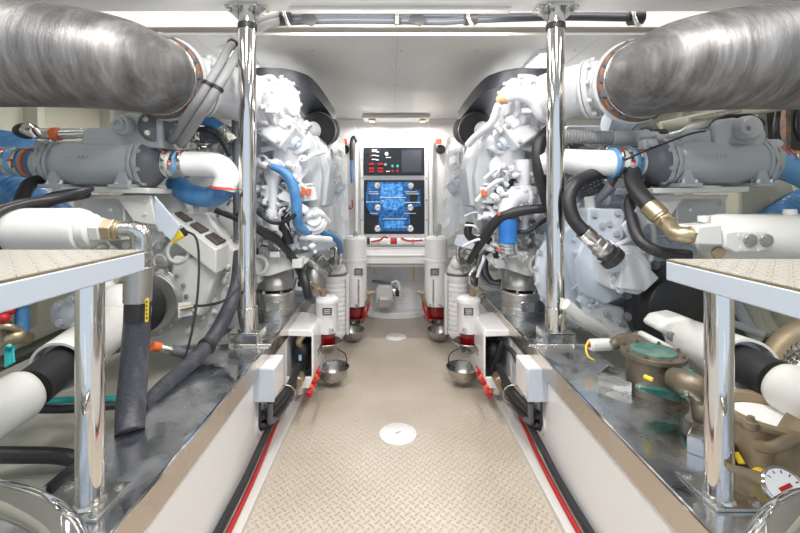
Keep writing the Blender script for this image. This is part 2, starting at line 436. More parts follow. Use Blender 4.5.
# ------------------------------------------------------------------ raised steps with diamond plate tops
def step(s, z, label):
    x0, x1 = (-.575 if s < 0 else .56), s * 1.45
    ye = .872
    t = thing('side_step', label, 'step', (s * .8, .6, .44))
    top = MB().span((x0 + s * .003, .12, z - .005), (x1, ye - .004, z)).build('tread_plate', 'step_plate', t, bevel=.001)
    b = MB(); b.span((x0, .10, z - .047), (x0 + s * .022, ye, z - .0055)); b.span((x0 + s * .022, ye - .022, z - .047), (x1, ye, z - .0055)); b.build('edge_frame', 'bluish_white', t, bevel=.003)
    MB().span((x0 + s * .001, .10, z - .007), (x0 + s * .004, ye, z - .002)).build('edge_strip', 'brass', t)
    b = MB(); b.span((x0 + s * .02, .10, z - .02), (x1, ye - .02, z - .006)); b.build('underside_plate', 'gear_white', t)
    lx, ly = (-.637 if s < 0 else .625), (.795 if s < 0 else .81)
    MB().cyl((lx, ly, .446), (lx, ly, z - .02), .0245, n=36).build('leg', 'chrome', t)
    MB().lathe((lx, ly, .446), (0, 0, 1), [(0, .029), (.004, .0275), (.007, .025)], n=36).build('weld_collar', 'steel', t)
    bx0, bx1, by0, by1 = (.592, .73, .75, .853) if s < 0 else (.592, .70, .775, .885)
    MB().span((s * bx0, by0, .4405), (s * bx1, by1, .4465)).build('base_plate', 'steel', t, bevel=.001)
    bolts([(s * a, c_, .4465) for a in (bx0 + .015, bx1 - .018) for c_ in (by0 + .017, by1 - .017)], (0, 0, 1), t, r=.0075, h=.007, m='steel')
step(-1, .938, 'raised step with diamond plate top and chrome leg beside the left girder')
step(1, .918, 'raised step with diamond plate top and chrome leg beside the right girder')
# low polished grab rails at the bottom corners
b = MB(); b.tube([P(-60, 492, .62), P(-8, 497, .62), P(30, 508, .60), P(62, 530, .575), P(78, 566, .55)], .0225, n=20, res=12)
tag(b.build('grab_rail', 'chrome'), 'curved polished grab rail in the lower left corner of the photo', 'rail')
b = MB(); b.tube([P(860, 500, .62), P(806, 506, .62), P(782, 520, .60), P(764, 545, .575), P(752, 580, .55)], .0225, n=20, res=12)
tag(b.build('grab_rail', 'chrome'), 'curved polished grab rail in the lower right corner of the photo', 'rail')

# ------------------------------------------------------------------ floor hatches
def hatch(px, py, r, label):
    d = CZ * F / (py - 198); c = P(px, py, d); c.z = 0
    t = thing('floor_hatch', label, 'hatch', c)
    MB().lathe(c, (0, 0, 1), [(0, r), (.004, r), (.006, r * .96), (.006, 0)], n=48).build('cover', 'panel_white', t)
    bolts(circle(c + V((0, 0, .006)), (0, 0, 1), r * .86, 8), (0, 0, 1), t, r=.003, h=.0012, m='gear_white', name='screw')
    MB().box(c + V((.0, 0, .0065)), (.03, .008, .002), (0, 0, .6)).build('finger_slot', 'grey_label', t)
hatch(398, 434, .083, 'round white hatch cover in the nearer part of the walkway floor')
hatch(396, 337, .078, 'round white hatch cover in the far part of the walkway floor')

# ------------------------------------------------------------------ cables along the kerbs
for s, side in ((-1, 'left'), (1, 'right')):
    def K(y, x, z): return (s * x, y, z)
    base = [K(.5, .548, .034), K(1.0, .549, .034), K(1.45, .549, .034)]
    hose('kerb_hose', 'thick black hose lying along the %s kerb of the walkway' % side, 'hose',
         [K(.5, .556, .05), K(1.1, .556, .05), K(1.4, .55, .06), K(1.6, .54, .10), K(1.8, .52, .13), K(1.95, .50, .16)], .0135)
    hose('kerb_cable', 'red cable lying along the %s kerb below the black hose' % side, 'cable',
         [K(.5, .534, .031), K(1.1, .534, .031), K(1.45, .537, .031), K(1.8, .545, .06), K(2.1, .545, .12)], .0085, 'red')
    for y in (1.13,):
        b = MB(); b.shell((s * .549, y - .008, .046), (0, 1, 0), .0285, .024, .016); tag(b.build('cable_clip', 'panel_white'), 'white clip holding the black hose and red cable on the %s kerb' % side, 'clip')
    # round sleeves through the girder with black pipes
    q = thing('pipe_sleeve', 'white ring and three black pipes passing through the %s girder near the floor' % side, 'pipe sleeve', (s * .56, 1.62, .10))
    MB().shell((s * .571, 1.64, .15), (-s, 0, 0), .064, .05, .008).build('ring', 'panel_white', q)
    for k, (dy, dz) in enumerate(((-.02, .02), (.022, .005), (-.01, -.025))):
        MB().tube([(s * .60, 1.64 + dy, .15 + dz), (s * .555, 1.64 + dy, .15 + dz), (s * .525, 1.72 + dy, .155 + dz), (s * .505, 1.86, .17 + dz * .6), (s * .50, 2.0, .2 + dz * .5)], .019, n=14).build('pipe', 'rubber', q)
    MB().torus((s * .515, 1.80, .165), (s * .2, 1, .1), .045, .0035).build('hose_clip', 'steel', q)
    MB().lathe((s * .49, 1.97, .17), (0, -1, -.1), [(0, .032), (.05, .032), (.055, .026), (.075, .026)], n=8).build('brass_union', 'brass', q)
# ================================================================== EXHAUSTS (one each side) and ENGINES
def W(s, px, py, d):
    """measured on the left half; mirrored about the centre plane for the right-hand engine"""
    p = P(px, py, d)
    return V((-p.x if s > 0 else p.x, p.y, p.z))
def exhaust(s, side):
    if s < 0: path = [P(-190, 55, 1.12), P(-60, 55, 1.14), P(20, 55.5, 1.17), P(80, 59, 1.24), P(125, 66, 1.36), P(160, 77, 1.56)]
    else: path = [P(990, 58, 1.12), P(860, 57, 1.14), P(780, 58, 1.17), P(720, 61, 1.24), P(676, 68, 1.36), P(641, 80, 1.56)]
    t = thing('exhaust_pipe', 'big grey wrapped exhaust pipe curving in from the %s edge above the engine' % side, 'exhaust pipe', path[2] - V((0, 0, .15)))
    MB().tube(path, [.146, .147, .147, .149, .15, .142], n=64, res=16).build('pipe_wrap', 'exhaust_wrap', t, smooth=80)
    q = spline(path, 16); e = q[-1]; ax = (q[-1] - q[-3]).normalized()
    MB().shell(e - ax * .02, ax, .150, .12, .022, n=48).build('band', 'steel', t, bevel=.002)
    MB().lathe(e + ax * .0, ax, [(0, .12), (.0, .158), (.022, .160), (.03, .15), (.03, .1)], n=48).build('flange_ring', 'rust', t, bevel=.002)
    bolts(circle(e + ax * .006 - ax * .004, ax, .151, 16), -ax, t, r=.0085, h=.012, m='dark_grey_paint')
    MB().lathe(e + ax * .0302, ax, [(0, .165), (.018, .167), (.03, .14), (.034, .11)], n=48).build('collar', 'engine_white', t, bevel=.002)
    return e + ax * .064, ax
EXH = {s: exhaust(s, side) for s, side in ((-1, 'left'), (1, 'right'))}

def engine(s, side):
    def w(x, y, d): return W(s, x, y, d)
    root = V((s * 1.05, 2.0, .62))
    t = thing('marine_engine', 'large white marine diesel engine filling the %s side of the engine room' % side, 'engine', root)
    # crankcase
    b = MB(); b.span((s * .70, 2.02, .62), (s * 1.45, 3.30, 1.05))
    b.poly([(s * .70, 2.04, 1.05), (s * 1.42, 2.04, 1.05), (s * 1.30, 2.04, 1.42), (s * .86, 2.04, 1.42)], (0, 1.2, 0))
    for k in range(6):
        y = 2.1 + k * .2; b.span((s * .682, y, .66), (s * .70, y + .12, 1.0)); b.cyl((s * .70, y + .06, .9), (s * .672, y + .06, .9), .045, n=24)
    b.build('crankcase', 'engine_white', t, bevel=.006)
    b = MB()
    greeble(b, 256, 318, 205, 252, 1.95, 2.04, 110, 11 + s) if s < 0 else greeble(b, 478, 548, 196, 258, 1.96, 2.04, 120, 12)
    b.build('casting_lugs', 'engine_white', t, bevel=.003)['kind'] = 'stuff'
    # inner bank: rocker covers one per cylinder, tilted towards the walkway
    for k in range(6):
        y = 2.10 + k * .205
        b = MB(); c = V((s * .63, y, 1.37)); r = (0, -s * math.radians(42), 0)
        b.box(c, (.30, .185, .09), r)
        n_ = V((-s * math.sin(math.radians(42)), 0, math.cos(math.radians(42)))); u_ = V((n_.z, 0, -n_.x))
        b.box(c + n_ * .055, (.24, .14, .035), r)
        o = b.build('rocker_cover', 'engine_white', t, bevel=.012)
        b2 = MB()
        b2.box(c + n_ * .078, (.16, .05, .016), r)
        b2.build('cover_badge', 'engine_bluish', o, bevel=.003)
        bolts([c + n_ * .046 + u_ * a + V((0, bb, 0)) for a in (-.135, .135) for bb in (-.072, .072)], n_, o, r=.008, h=.012, m='engine_white')
    b = MB(); 
    b.tube([(s * .515, 2.0, 1.20), (s * .515, 3.32, 1.20)], .055, n=24, straight=True)
    for k in range(6):
        y = 2.06 + k * .205
        b.tube([(s * .50, y, 1.21), (s * .52, y, 1.28), (s * .60, y, 1.31)], [.042, .04, .045], n=14)
        b.cyl((s * .515, y - .09, 1.20), (s * .515, y - .075, 1.20), .068)
    b.build('charge_air_manifold', 'engine_white', t, bevel=.002)
    b = MB(); b.tube([(s * .47, 2.0, 1.09), (s * .47, 3.28, 1.09)], .011, n=10, straight=True); b.tube([(s * .495, 2.0, 1.05), (s * .495, 3.28, 1.05)], .009, n=10, straight=True)
    for k in range(6):
        y = 2.1 + k * .205
        b.tube([(s * .47, y, 1.09), (s * .46, y + .02, 1.13), (s * .53, y + .04, 1.36), (s * .56, y + .04, 1.40)], .006, n=8)
        b.cyl((s * .47, y - .012, 1.09), (s * .47, y + .012, 1.09), .017, n=6)
    b.build('fuel_rail', 'engine_bluish', t)
    # segmented exhaust manifold shield along the bank
    for k in range(6):
        y = 1.99 + k * .212; b = MB(); pr = [(.50, 1.22), (.462, 1.30), (.475, 1.40), (.52, 1.475), (.60, 1.50), (.66, 1.44), (.62, 1.2)]
        b.poly([(s * x_, y, z_) for x_, z_ in pr], (0, .185, 0))
        cx_ = sum(p_[0] for p_ in pr) / 7; cz_ = sum(p_[1] for p_ in pr) / 7
        b.poly([(s * (cx_ + (x_ - cx_) * 1.12), y + .183, cz_ + (z_ - cz_) * 1.1) for x_, z_ in pr], (0, .02, 0))
        o = b.build('manifold_shield', 'engine_white', t, bevel=.01, smooth=25)
        b = MB(); rn = random.Random(k + 50)
        b.box((s * .458, y + .05, 1.34), (.02, .05, .09)); b.box((s * .485, y + .12, 1.43), (.05, .05, .035), (0, s * .7, 0)); b.cyl((s * .47, y + .10, 1.27), (s * .44, y + .10, 1.26), .024, n=14)
        b.build('shield_lug', 'engine_white' if k % 2 else 'engine_bluish', o, bevel=.003)
        bolts([(s * .466, y + a_, z_) for a_ in (.02, .165) for z_ in (1.28, 1.385)], (-s, 0, 0), o, r=.008, h=.014, m='steel')
    b = MB(); b.poly([(s * .56, 2.0, 1.0), (s * .56, 3.3, 1.0), (s * .56, 3.3, 1.24), (s * .56, 2.0, 1.24)], (s * .02, 0, 0)); b.build('shade_backing', 'dark_grey_paint', t)  # dark sheet added as painted shade in the gaps of the bank
    # inclined cylinder head casting descending towards the far end
    A_, B_ = V((s * .575, 1.86, 1.375)), V((s * .475, 3.05, 1.13)); rn = random.Random(90)
    for k in range(6):
        p0 = A_.lerp(B_, k / 6); p1 = A_.lerp(B_, (k + .9) / 6); b = MB(); upv = V((-s * .55, 0, .83))
        b.beam(p0, p1, .15, .13, up=upv); b.beam(p0 + upv * .05, p1 + upv * .05, .10, .07, up=upv); b.beam(p1 - (p1 - p0) * .12, p1, .175, .15, up=upv)
        o = b.build('cylinder_head', 'engine_white', t, bevel=.012)
        f0 = p0 - (p1 - p0).normalized() * .004; u1 = upv; u2 = (p1 - p0).normalized().cross(upv)
        bolts([f0 + u1 * a_ * .045 + u2 * b_ * .055 for a_ in (-1, 1) for b_ in (-1, 1)], p0 - p1, o, r=.009, h=.014, m='cooler_grey')
        b = MB(); b.beam(p0.lerp(p1, .3) + upv * .09, p0.lerp(p1, .6) + upv * .09, .05, .03, up=upv); b.build('head_lug', 'panel_white', o, bevel=.004)
        side_ = u2 if (u2.x * -s) > 0 else -u2; q_ = p0.lerp(p1, .45) + side_ * .075
        b = MB(); b.cyl(q_, q_ + side_ * .025, .035, .03, 18); b.cyl(q_ + side_ * .025, q_ + side_ * .04, .015, n=6); b.build('core_plug', 'engine_bluish', o, bevel=.002)
    # ancillaries under the manifold
    for k in range(7):
        y = 2.08 + k * .18; rn = random.Random(k * 7 + s)
        b = MB(); c = V((s * (.57 + rn.uniform(-.02, .03)), y, .95 + rn.uniform(-.04, .05)))
        if k % 3 == 0: b.cyl(c, c + V((0, 0, -.16)), .042, n=24); b.cyl(c + V((0, 0, .01)), c + V((0, 0, .03)), .03); b.cyl(c + V((0, 0, -.16)), c + V((0, 0, -.18)), .03); nm = 'injection_pump'
        elif k % 3 == 1: b.box(c, (.10, .11, .09)); b.box(c + V((0, 0, -.08)), (.07, .08, .07)); b.cyl(c, c + V((-s * .07, 0, 0)), .03); nm = 'control_housing'
        else: b.sphere(c, .05); b.tube([c, c + V((-s * .04, .02, -.06)), c + V((-s * .02, .06, -.14))], .022); b.cyl(c, c + V((0, -.06, .03)), .028); nm = 'thermostat_housing'
        b.build(nm, 'engine_white' if k % 2 else 'steel', t, bevel=.004)
    # near end of the inner bank: turbine + compressor
    e, ax = EXH[s]
    q = w(250, 100, 1.86)
    b = MB(); b.tube([e, e + ax * .05, e.lerp(q, .55) + V((0, 0, .02)), q], [.125, .115, .108, .12], n=36, res=10)
    b.build('turbine_elbow', 'engine_white', t)
    b = MB(); b.shell(e.lerp(q, .40) + V((0, 0, .01)), q - e, .128, .09, .02, 36); b.shell(e.lerp(q, .47) + V((0, 0, .01)), q - e, .128, .09, .012, 36)
    b.build('turbine_clamp', 'engine_white', t, bevel=.002)
    bolts(circle(e.lerp(q, .40) + V((0, 0, .01)), q - e, .12, 10), e - q, t, r=.009, h=.012, m='engine_white')
    c = w(272, 104, 1.93); cax = V((-s * 1, -.42, -.12)).normalized()
    b = MB(); b.lathe(c + cax * -.12, cax, [(0, .10), (.02, .122), (.12, .126), (.15, .120), (.155, .108), (.18, .106), (.182, .118), (.20, .118), (.205, .085), (.225, .082), (.23, .055), (.25, .052), (.252, .03)], n=40)
    for p_ in circle(c + cax * .08, cax, .112, 12): b.cyl(p_ - cax * .02, p_ + cax * .012, .009, n=6)
    for k in range(5): p_ = c + cax * (-.08 + k * .03) + V((0, -.112, .03 - k * .022)); b.box(p_, (.02, .03, .05), (.3, .4 * k, .2))
    b.torus(c + cax * .0, cax, .112, .026, 40, 14)
    for k in range(10):
        p_ = circle(c + cax * .0, cax, .128, 10, .2)[k]; b.cyl(p_ - cax * .02, p_ + cax * .05, .011, n=8)
    b.box(c + V((-s * .06, -.06, .02)), (.03, .05, .06), (.3, .2, .4)); b.box(c + V((-s * .02, -.10, -.06)), (.03, .04, .03), (.3, .6, .4))
    b.build('compressor_housing', 'engine_white', t, bevel=.002)
    b = MB(); b.tube([c + V((-s * .03, 0, -.1)), c + V((-s * .06, .03, -.18)), c + V((-s * .05, .08, -.27))], [.07, .06, .07], n=24)
    b.shell(c + V((-s * .058, .03, -.175)), V((-s * .1, .3, -1)), .075, .05, .02)
    b.build('charge_air_elbow', 'engine_white', t)
    # dark air duct over the bank and the black air filter
    def section(p, wv, hv): return [p + wv * a + hv * b_ for a, b_ in ((-.5, -.5), (.5, -.5), (.5, .35), (.3, .5), (-.3, .5), (-.5, .35))]
    pts = [w(215, 80, 1.95), w(262, 79, 1.97), w(289, 81, 2.0), w(301, 88, 2.12), w(314, 103, 2.36), w(323, 116, 2.6)]
    qs = spline(pts, 3); b = MB(); last = None
    for i, p in enumerate(qs):
        tt = (qs[min(i + 1, len(qs) - 1)] - qs[max(i - 1, 0)]).normalized(); side_v = tt.cross(V((0, 0, 1))).normalized(); upv = side_v.cross(tt)
        R = [b.bm.verts.new(v) for v in section(p, side_v * .16, upv * .085)]
        if last: b.bridge(last, R)
        else: b.cap(R)
        last = R
    b.cap(last); b.build('air_duct', 'duct_dark', t, bevel=.01)
    a0, a1 = w(317, 130, 2.33), w(325.5, 130, 2.74)
    b = MB(); b.lathe(a0, a1 - a0, [(0, .085), (.0, .10), (.02, .104), (.36, .104), (.40, .095), (.41, .06)], n=40); b.build('air_filter', 'black_filter', t, bevel=.006)
    av = (a1 - a0).normalized()
    f = MB(); f.shell(a0 + av * .05, av, .1065, .10, .012, 36); f.build('filter_clamp', 'cast_steel', t)
    b = MB(); b.tube([w(283, 118, 1.98), w(296, 125, 2.1), w(304, 131, 2.2), a0.lerp(w(304, 131, 2.2), .3)], [.045, .045, .045, .05], n=24); b.build('filter_duct', 'engine_white', t)
    # funnel and pipes on the near face
    b = MB(); b.lathe(w(273, 160, 1.93), (s * .0, .02, -1), [(0, .02), (.0, .045), (.08, .042), (.13, .026), (.30, .02), (.32, .026), (.34, .026), (.34, .01)], n=24)
    b.build('drain_funnel', 'engine_white', t)
    b = MB()
    b.tube([w(258, 200, 1.96), w(275, 205, 1.94), w(300, 200, 1.97), w(318, 196, 2.1)], .012)
    b.tube([w(256, 190, 1.98), w(280, 194, 1.95), w(300, 186, 1.97), w(322, 184, 2.1)], .008)
    b.tube([w(262, 150, 1.95), w(282, 146, 1.93), w(296, 152, 1.95), w(306, 148, 2.0)], .014)
    b.tube([w(262, 140, 1.95), w(290, 139, 1.95), w(300, 132, 1.97)], .009)
    b.build('coolant_pipes', 'engine_white', t)
    # near face casting of the bank, faceted
    b = MB()
    def PR(pts, d, th): b.poly([w(x, y, d) for x, y in pts], (0, th, 0))
    PR([(252, 128), (300, 120), (316, 140), (322, 176), (318, 214), (296, 222), (250, 222)], 2.03, .12)
    PR([(296, 132), (318, 136), (330, 168), (326, 206), (308, 210), (296, 180)], 2.10, .25)
    b.build('bank_end_casting', 'cooler_grey', t, bevel=.008)  # greyer than the engine paint: recess shade put into the colour
    b = MB(); greeble(b, 256, 304, 160, 222, 1.90, 2.00, 100, 31, (.015, .055)) if s < 0 else greeble(b, 492, 548, 165, 218, 1.90, 2.0, 110, 32, (.015, .055))
    b.build('bank_fittings', 'engine_white', t, bevel=.003)['kind'] = 'stuff'
    # steel-grey sump and the foot with its rubber mount bracket
    b = MB(); b.poly([(s * .72, 2.1, .62), (s * 1.4, 2.1, .62), (s * 1.2, 2.1, .36), (s * .84, 2.1, .36)], (0, 1.1, 0)); b.build('oil_sump', 'engine_bluish', t, bevel=.01)
    b = MB()
    b.poly([w(x_, y_, 2.02) for x_, y_ in ((246, 246), (262, 247), (272, 254), (304, 256), (309, 260), (303, 266), (288, 270), (270, 276), (248, 277))], (0, .035, 0))
    b.poly([w(x_, y_, 2.06) for x_, y_ in ((268, 252), (304, 254), (308, 259), (268, 259))], (0, .2, 0))
    b.span(w(272, 254, 2.04), w(300, 262, 2.2)); b.box(w(276, 254, 1.995), (.05, .05, .03)); b.box(w(298, 263, 2.0), (.05, .05, .045))
    b.build('mount_foot', 'gear_white', t, bevel=.004, smooth=25)
    b = MB(); b.shell(w(258, 265, 1.985), (0, 1, 0), .052, .034, .05, 28); b.cyl(w(258, 265, 2.01), w(258, 265, 2.03), .034, n=24); b.build('foot_boss', 'gear_white', t, bevel=.004)
    b = MB(); b.box(w(292, 256, 2.04), (.045, .05, .02)); b.box(w(292, 253, 2.04), (.03, .03, .012)); b.build('foot_clamp', 'dark_grey_paint', t, bevel=.002)
    # channel tray above the foot
    b = MB(); b.poly([w(290, 236, 2.05), w(335, 236, 2.35), w(338, 246, 2.35), w(318, 251, 2.2), w(292, 247, 2.05)], (0, .1, 0)); b.build('cable_tray', 'engine_bluish', t, bevel=.003)
    for y in (2.4, 3.0): MB().span(V((s * .80, y, .5)), V((s * .62, y + .06, .62))).build('side_lug', 'engine_white', t, bevel=.005)
    return t
ENG = {s: engine(s, side) for s, side in ((-1, 'left'), (1, 'right'))}

def mount(s, x, d, side):
    z = .44; t = thing('engine_mount', 'round grey resilient mount under the %s engine foot, standing on the steel girder' % side, 'engine mount', (s * x, d, z))
    c = V((s * x, d, z))
    MB().lathe(c, (0, 0, 1), [(0, .098), (.035, .098), (.038, .092), (.07, .092), (.073, .098), (.105, .098), (.115, .09), (.118, .05)], n=44).build('base_cup', 'cast_steel', t, bevel=.001)
    MB().lathe(c + V((0, 0, .117)), (0, 0, 1), [(0, .06), (.03, .075), (.032, .05)], n=32).build('rubber_element', 'rubber', t)
    MB().lathe(c + V((0, 0, .132)), (0, 0, 1), [(0, .094), (.012, .097), (.03, .09), (.105, .072), (.115, .06)], n=44).build('bell', 'cast_steel', t)
    MB().box(c + V((.01, -.094, .05)), (.07, .012, .05)).build('stop_block', 'steel', t, bevel=.002)
    bolts([c + V((-.04, -.085, .117)), c + V((.05, -.078, .117))], (0, 0, 1), t, r=.008, h=.012, m='steel')
mount(-1, .655, 2.15, 'left'); mount(1, .655, 2.15, 'right')

# protective clear sheeting hung over the far end of each engine
for s, side in ((-1, 'left'), (1, 'right')):
    rn = random.Random(3 + s); b = MB(); rows = []
    x0, x1 = (312, 346)
    for i in range(15):
        row = []
        for j in range(10):
            f = i / 14; g = j / 9
            px = x0 + (x1 - x0) * g + (f - .3) * 6 * g; py = 142 + f * 92 + 8 * math.sin(g * 6 + f * 2) + (1 - g) * 6
            d = 2.45 + g * .75 + .03 * math.sin(g * 17 + f * 9) + rn.uniform(-.02, .02)
            row.append(b.bm.verts.new(W(s, px, py, d)))
        rows.append(row)
    fs = [b.bm.faces.new((rows[i][j], rows[i][j + 1], rows[i + 1][j + 1], rows[i + 1][j])) for i in range(14) for j in range(9)]
    g = bmesh.ops.extrude_face_region(b.bm, geom=fs); bmesh.ops.translate(b.bm, verts=[v for v in g['geom'] if isinstance(v, bmesh.types.BMVert)], vec=(-s * .003, 0, 0))
    tag(b.build('plastic_sheet', 'plastic_sheet', smooth=12), 'crinkled clear plastic sheeting hanging over the far end of the %s engine' % side, 'plastic sheet')
# ================================================================== LEFT SIDE MACHINERY
def clampset(p, axis, R, label, n=2, gap=.03, cols=('steel', 'steel'), tagcol='red_clamp'):
    """worm-drive clamps round a hose end; each is a thing"""
    a = V(axis).normalized()
    for k in range(n):
        c = V(p) + a * gap * k
        t = thing('hose_clamp', label[k], 'hose clamp', c - V((0, 0, R)))
        MB().shell(c, a, R + .0035, R, .014, 32).build('band', cols[k % len(cols)], t)
        u = V((.15 if k % 2 else -.15, -1, .45 - .7 * (k % 2))).normalized(); u = (u - a * u.dot(a)).normalized()
        MB().beam(c + u * (R + .008) + a * .007 - a.cross(u) * .014, c + u * (R + .008) + a * .007 + a.cross(u) * .014, .013, .014, up=u).build('screw_housing', 'steel', t, bevel=.002)
        MB().cyl(c + u * (R + .008) + a * .007 - a.cross(u) * .024, c + u * (R + .008) + a * .007 - a.cross(u) * .014, .006, n=6).build('screw', tagcol, t)

def cooler(side, x0, x1, yc, d, r, label, flip=1):
    """grey cast oil cooler: barrel, end caps with bolted flanges, feet, upper housing"""
    a, b_ = P(x0, yc, d), P(x1, yc, d); ax = (b_ - a).normalized(); Lh = (b_ - a).length
    t = thing('oil_cooler', label, 'oil cooler', (a + b_) / 2 - V((0, 0, r + .02)))
    MB().lathe(a, ax, [(Lh * .16, r * .80), (Lh * .20, r * .96), (Lh * .26, r), (Lh * .80, r), (Lh * .83, r * .97)], n=48).build('barrel', 'cooler_grey', t)
    for f, sg in ((.0, 1), (1., -1)):
        o = a + ax * Lh * f
        MB().lathe(o, ax * sg, [(0, r * .62), (.02, r * .66), (Lh * .07, r * .86), (Lh * .10, r * 1.0), (Lh * .125, r * 1.04)], n=36).build('end_cap', 'cooler_grey' if sg * flip > 0 else 'dark_grey_paint', t, bevel=.002)
        q = o + ax * sg * Lh * .125
        m = MB(); m.lathe(q, ax * sg, [(0, r * 1.1), (.02, r * 1.1)], n=8); m.lathe(q + ax * sg * .024, ax * sg, [(0, r * 1.06), (.014, r * 1.06)], n=32); m.build('flange', 'cooler_grey', t, bevel=.003)
        bolts(circle(q, ax, r * .98, 8, .3), -ax * sg, t, r=.009, h=.011, m='cooler_grey')
        MB().box(o + ax * sg * .03 + V((0, 0, r * .75)), (.05, .05, .05)).cyl(o + ax * sg * .03 + V((0, -.02, r * .8)), o + ax * sg * .03 + V((0, -.05, r * .8)), .016, n=8).build('port_boss', 'cooler_grey', t, bevel=.004)
    for f in (.24, .76):
        o = a + ax * Lh * f + V((0, 0, -r * .95))
        MB().box(o + V((0, -.02, -.005)), (.085, r * 1.9, .016)).build('foot', 'cooler_grey', t, bevel=.003)
        MB().poly([o + V((-.03, -r * 1.0, 0)), o + V((.03, -r * 1.0, 0)), o + V((.0, -r * .86, r * .95))], (0, .02, 0)).poly([o + V((.028, -r * .8, 0)), o + V((-.028, -r * .8, 0)), o + V((0, -r * .45, r * 1.3))], (0, .012, 0)).build('foot_rib', 'cooler_grey', t, bevel=.002)
        bolts([o + V((-.02, -r * .9, .004)), o + V((.03, -r * .9, .004))], (0, 0, 1), t, r=.010, h=.013, m='steel')
    # cast marks: a small arrow and three raised figures
    m = MB(); c = a + ax * Lh * .46 + V((0, -r * .985, r * .2))
    for i, (dx, h) in enumerate(((-.055, .003), (-.045, .003), (-.01, .012), (.006, .012), (.022, .012))):
        m.box(c + V((dx, 0, 0)), (.010, .006, h))
    m.build('cast_mark', 'cooler_grey', t, bevel=.0008)
    return t, a, b_, ax, Lh

t, a, b_, ax, Lh = cooler('left', 40, 166, 164, 1.66, .094, 'long grey cast oil cooler on a white bracket, left of the left post', 1)
# upper housing with round cap and end plate
MB().prism([(80, 146), (82, 130), (86, 127.5), (118, 127), (119, 117), (126, 112), (150, 113), (160, 118), (162, 148)], 1.60, .16).build('upper_housing', 'cooler_grey', t, bevel=.012)
MB().lathe(P(126, 126, 1.60), (0, -1, 0), [(0, .042), (.03, .040), (.04, .034), (.04, .024), (.055, .024), (.055, .012), (.045, .011), (.045, 0)], n=32).build('filler_cap', 'cooler_grey', t, bevel=.003)
MB().lathe(P(155, 127, 1.63), (1, -.8, 0), [(0, .066), (.035, .066), (.037, .058)], n=36).build('end_plate', 'dark_grey_paint', t, bevel=.003)
bolts(circle(P(155, 127, 1.63) + V((1, -.8, 0)).normalized() * .036, (1, -.8, 0), .054, 6), (1, -.8, 0), t, r=.008, h=.009, m='steel')

t, a, b_, ax, Lh = cooler('right', 640, 776, 163, 1.66, .094, 'long grey cast oil cooler on a white bracket, right of the right post', -1)
MB().prism([(682, 146), (680, 132), (686, 129), (712, 129), (716, 146)], 1.62, .16).build('upper_housing', 'cooler_grey', t, bevel=.01)
MB().prism([(716, 150), (714, 124), (720, 119), (735, 117), (762, 120), (768, 135), (762, 150)], 1.60, .18).build('valve_housing', 'cooler_grey', t, bevel=.012)
MB().prism([(708, 128), (714, 120), (728, 114), (752, 113), (766, 120), (766, 126), (735, 117), (718, 121)], 1.62, .18).build('housing_cover', 'black_plastic', t, bevel=.006)
MB().lathe(P(744, 129, 1.60), (0, -1, 0), [(0, .05), (.03, .048), (.04, .04)], n=32).lathe(P(744, 129, 1.56), (0, -1, 0), [(0, .026), (.02, .026), (.02, .010), (.006, .009), (.006, 0)], n=24).build('filler_cap', 'cooler_grey', t, bevel=.003)

# brackets carrying the coolers
def bracket(s, label):
    def w(x, y, d): return W(s, x, y, d)
    t = thing('cooler_bracket', label, 'bracket', w(110, 200, 1.7) - V((0, 0, .3)))
    m = MB(); m.poly([w(52, 186.5, 1.56), w(148, 188, 1.56), (w(148, 193.5, 1.56)), w(52, 192, 1.56)], (0, .24, 0)); m.build('shelf', 'gear_white', t, bevel=.003)
    MB().poly([w(72, 195, 1.60), w(150, 195, 1.60), w(156, 225, 1.60), w(134, 222, 1.60), w(122, 205, 1.60), w(118, 199, 1.60), w(80, 199, 1.60), w(78, 207, 1.60)], (0, .02, 0)).build('front_web', 'gear_white', t, bevel=.003)
    MB().poly([w(74, 199, 1.70), w(128, 199, 1.70), w(128, 240, 1.70), w(74, 240, 1.70)], (0, .02, 0)).build('back_web', 'engine_white', t)
    MB().poly([w(123, 199, 1.61), (w(124.5, 199, 1.61)), w(124.5, 226, 1.61), w(123, 226, 1.61)], (0, .1, 0)).build('rib', 'gear_white', t)
    MB().poly([w(154, 196, 1.52), w(180, 226, 1.52), w(171, 241, 1.52), w(156, 226, 1.52)], (0, .012, 0)).build('gusset_plate', 'bluish_white', t, bevel=.002)
    bolts([w(110, 210, 1.6), w(145, 202, 1.6), w(145, 214, 1.6)], (0, -1, 0), t, r=.006, h=.006, m='gear_white')
bracket(-1, 'white fabricated bracket with triangular gusset under the left oil cooler')
bracket(1, 'white fabricated bracket with triangular gusset under the right oil cooler')

# hoses on the left cooler
hose('silicone_hose', 'fat white silicone elbow hose at the inner end of the left oil cooler', 'hose', [P(163, 164, 1.66), P(200, 164, 1.66), P(219, 167, 1.65), P(227, 177, 1.64), P(224, 189, 1.64)], [.052, .052, .052, .05, .048], 'panel_white', n=24)
hose('silicone_hose', 'short blue hose under the white elbow hose left of the left post', 'hose', [P(226, 184, 1.70), P(220, 193, 1.72), P(205, 197, 1.74), P(186, 192, 1.76), P(176, 182, 1.8)], .046, 'blue_hose', n=24)
clampset(P(168, 164, 1.66), (1, 0, 0), .055, ['left steel clamp on the white elbow hose at the left oil cooler', 'middle steel clamp on the white elbow hose at the left oil cooler', 'right steel clamp on the white elbow hose at the left oil cooler'], 3, .032)
for k, px in enumerate((179, 186)): pass
tag(MB().shell(P(178, 164, 1.66), (1, 0, 0), .0565, .053, .016, 32).build('hose_band', 'blue_light'), 'bright blue band round the white elbow hose at the left oil cooler', 'band')
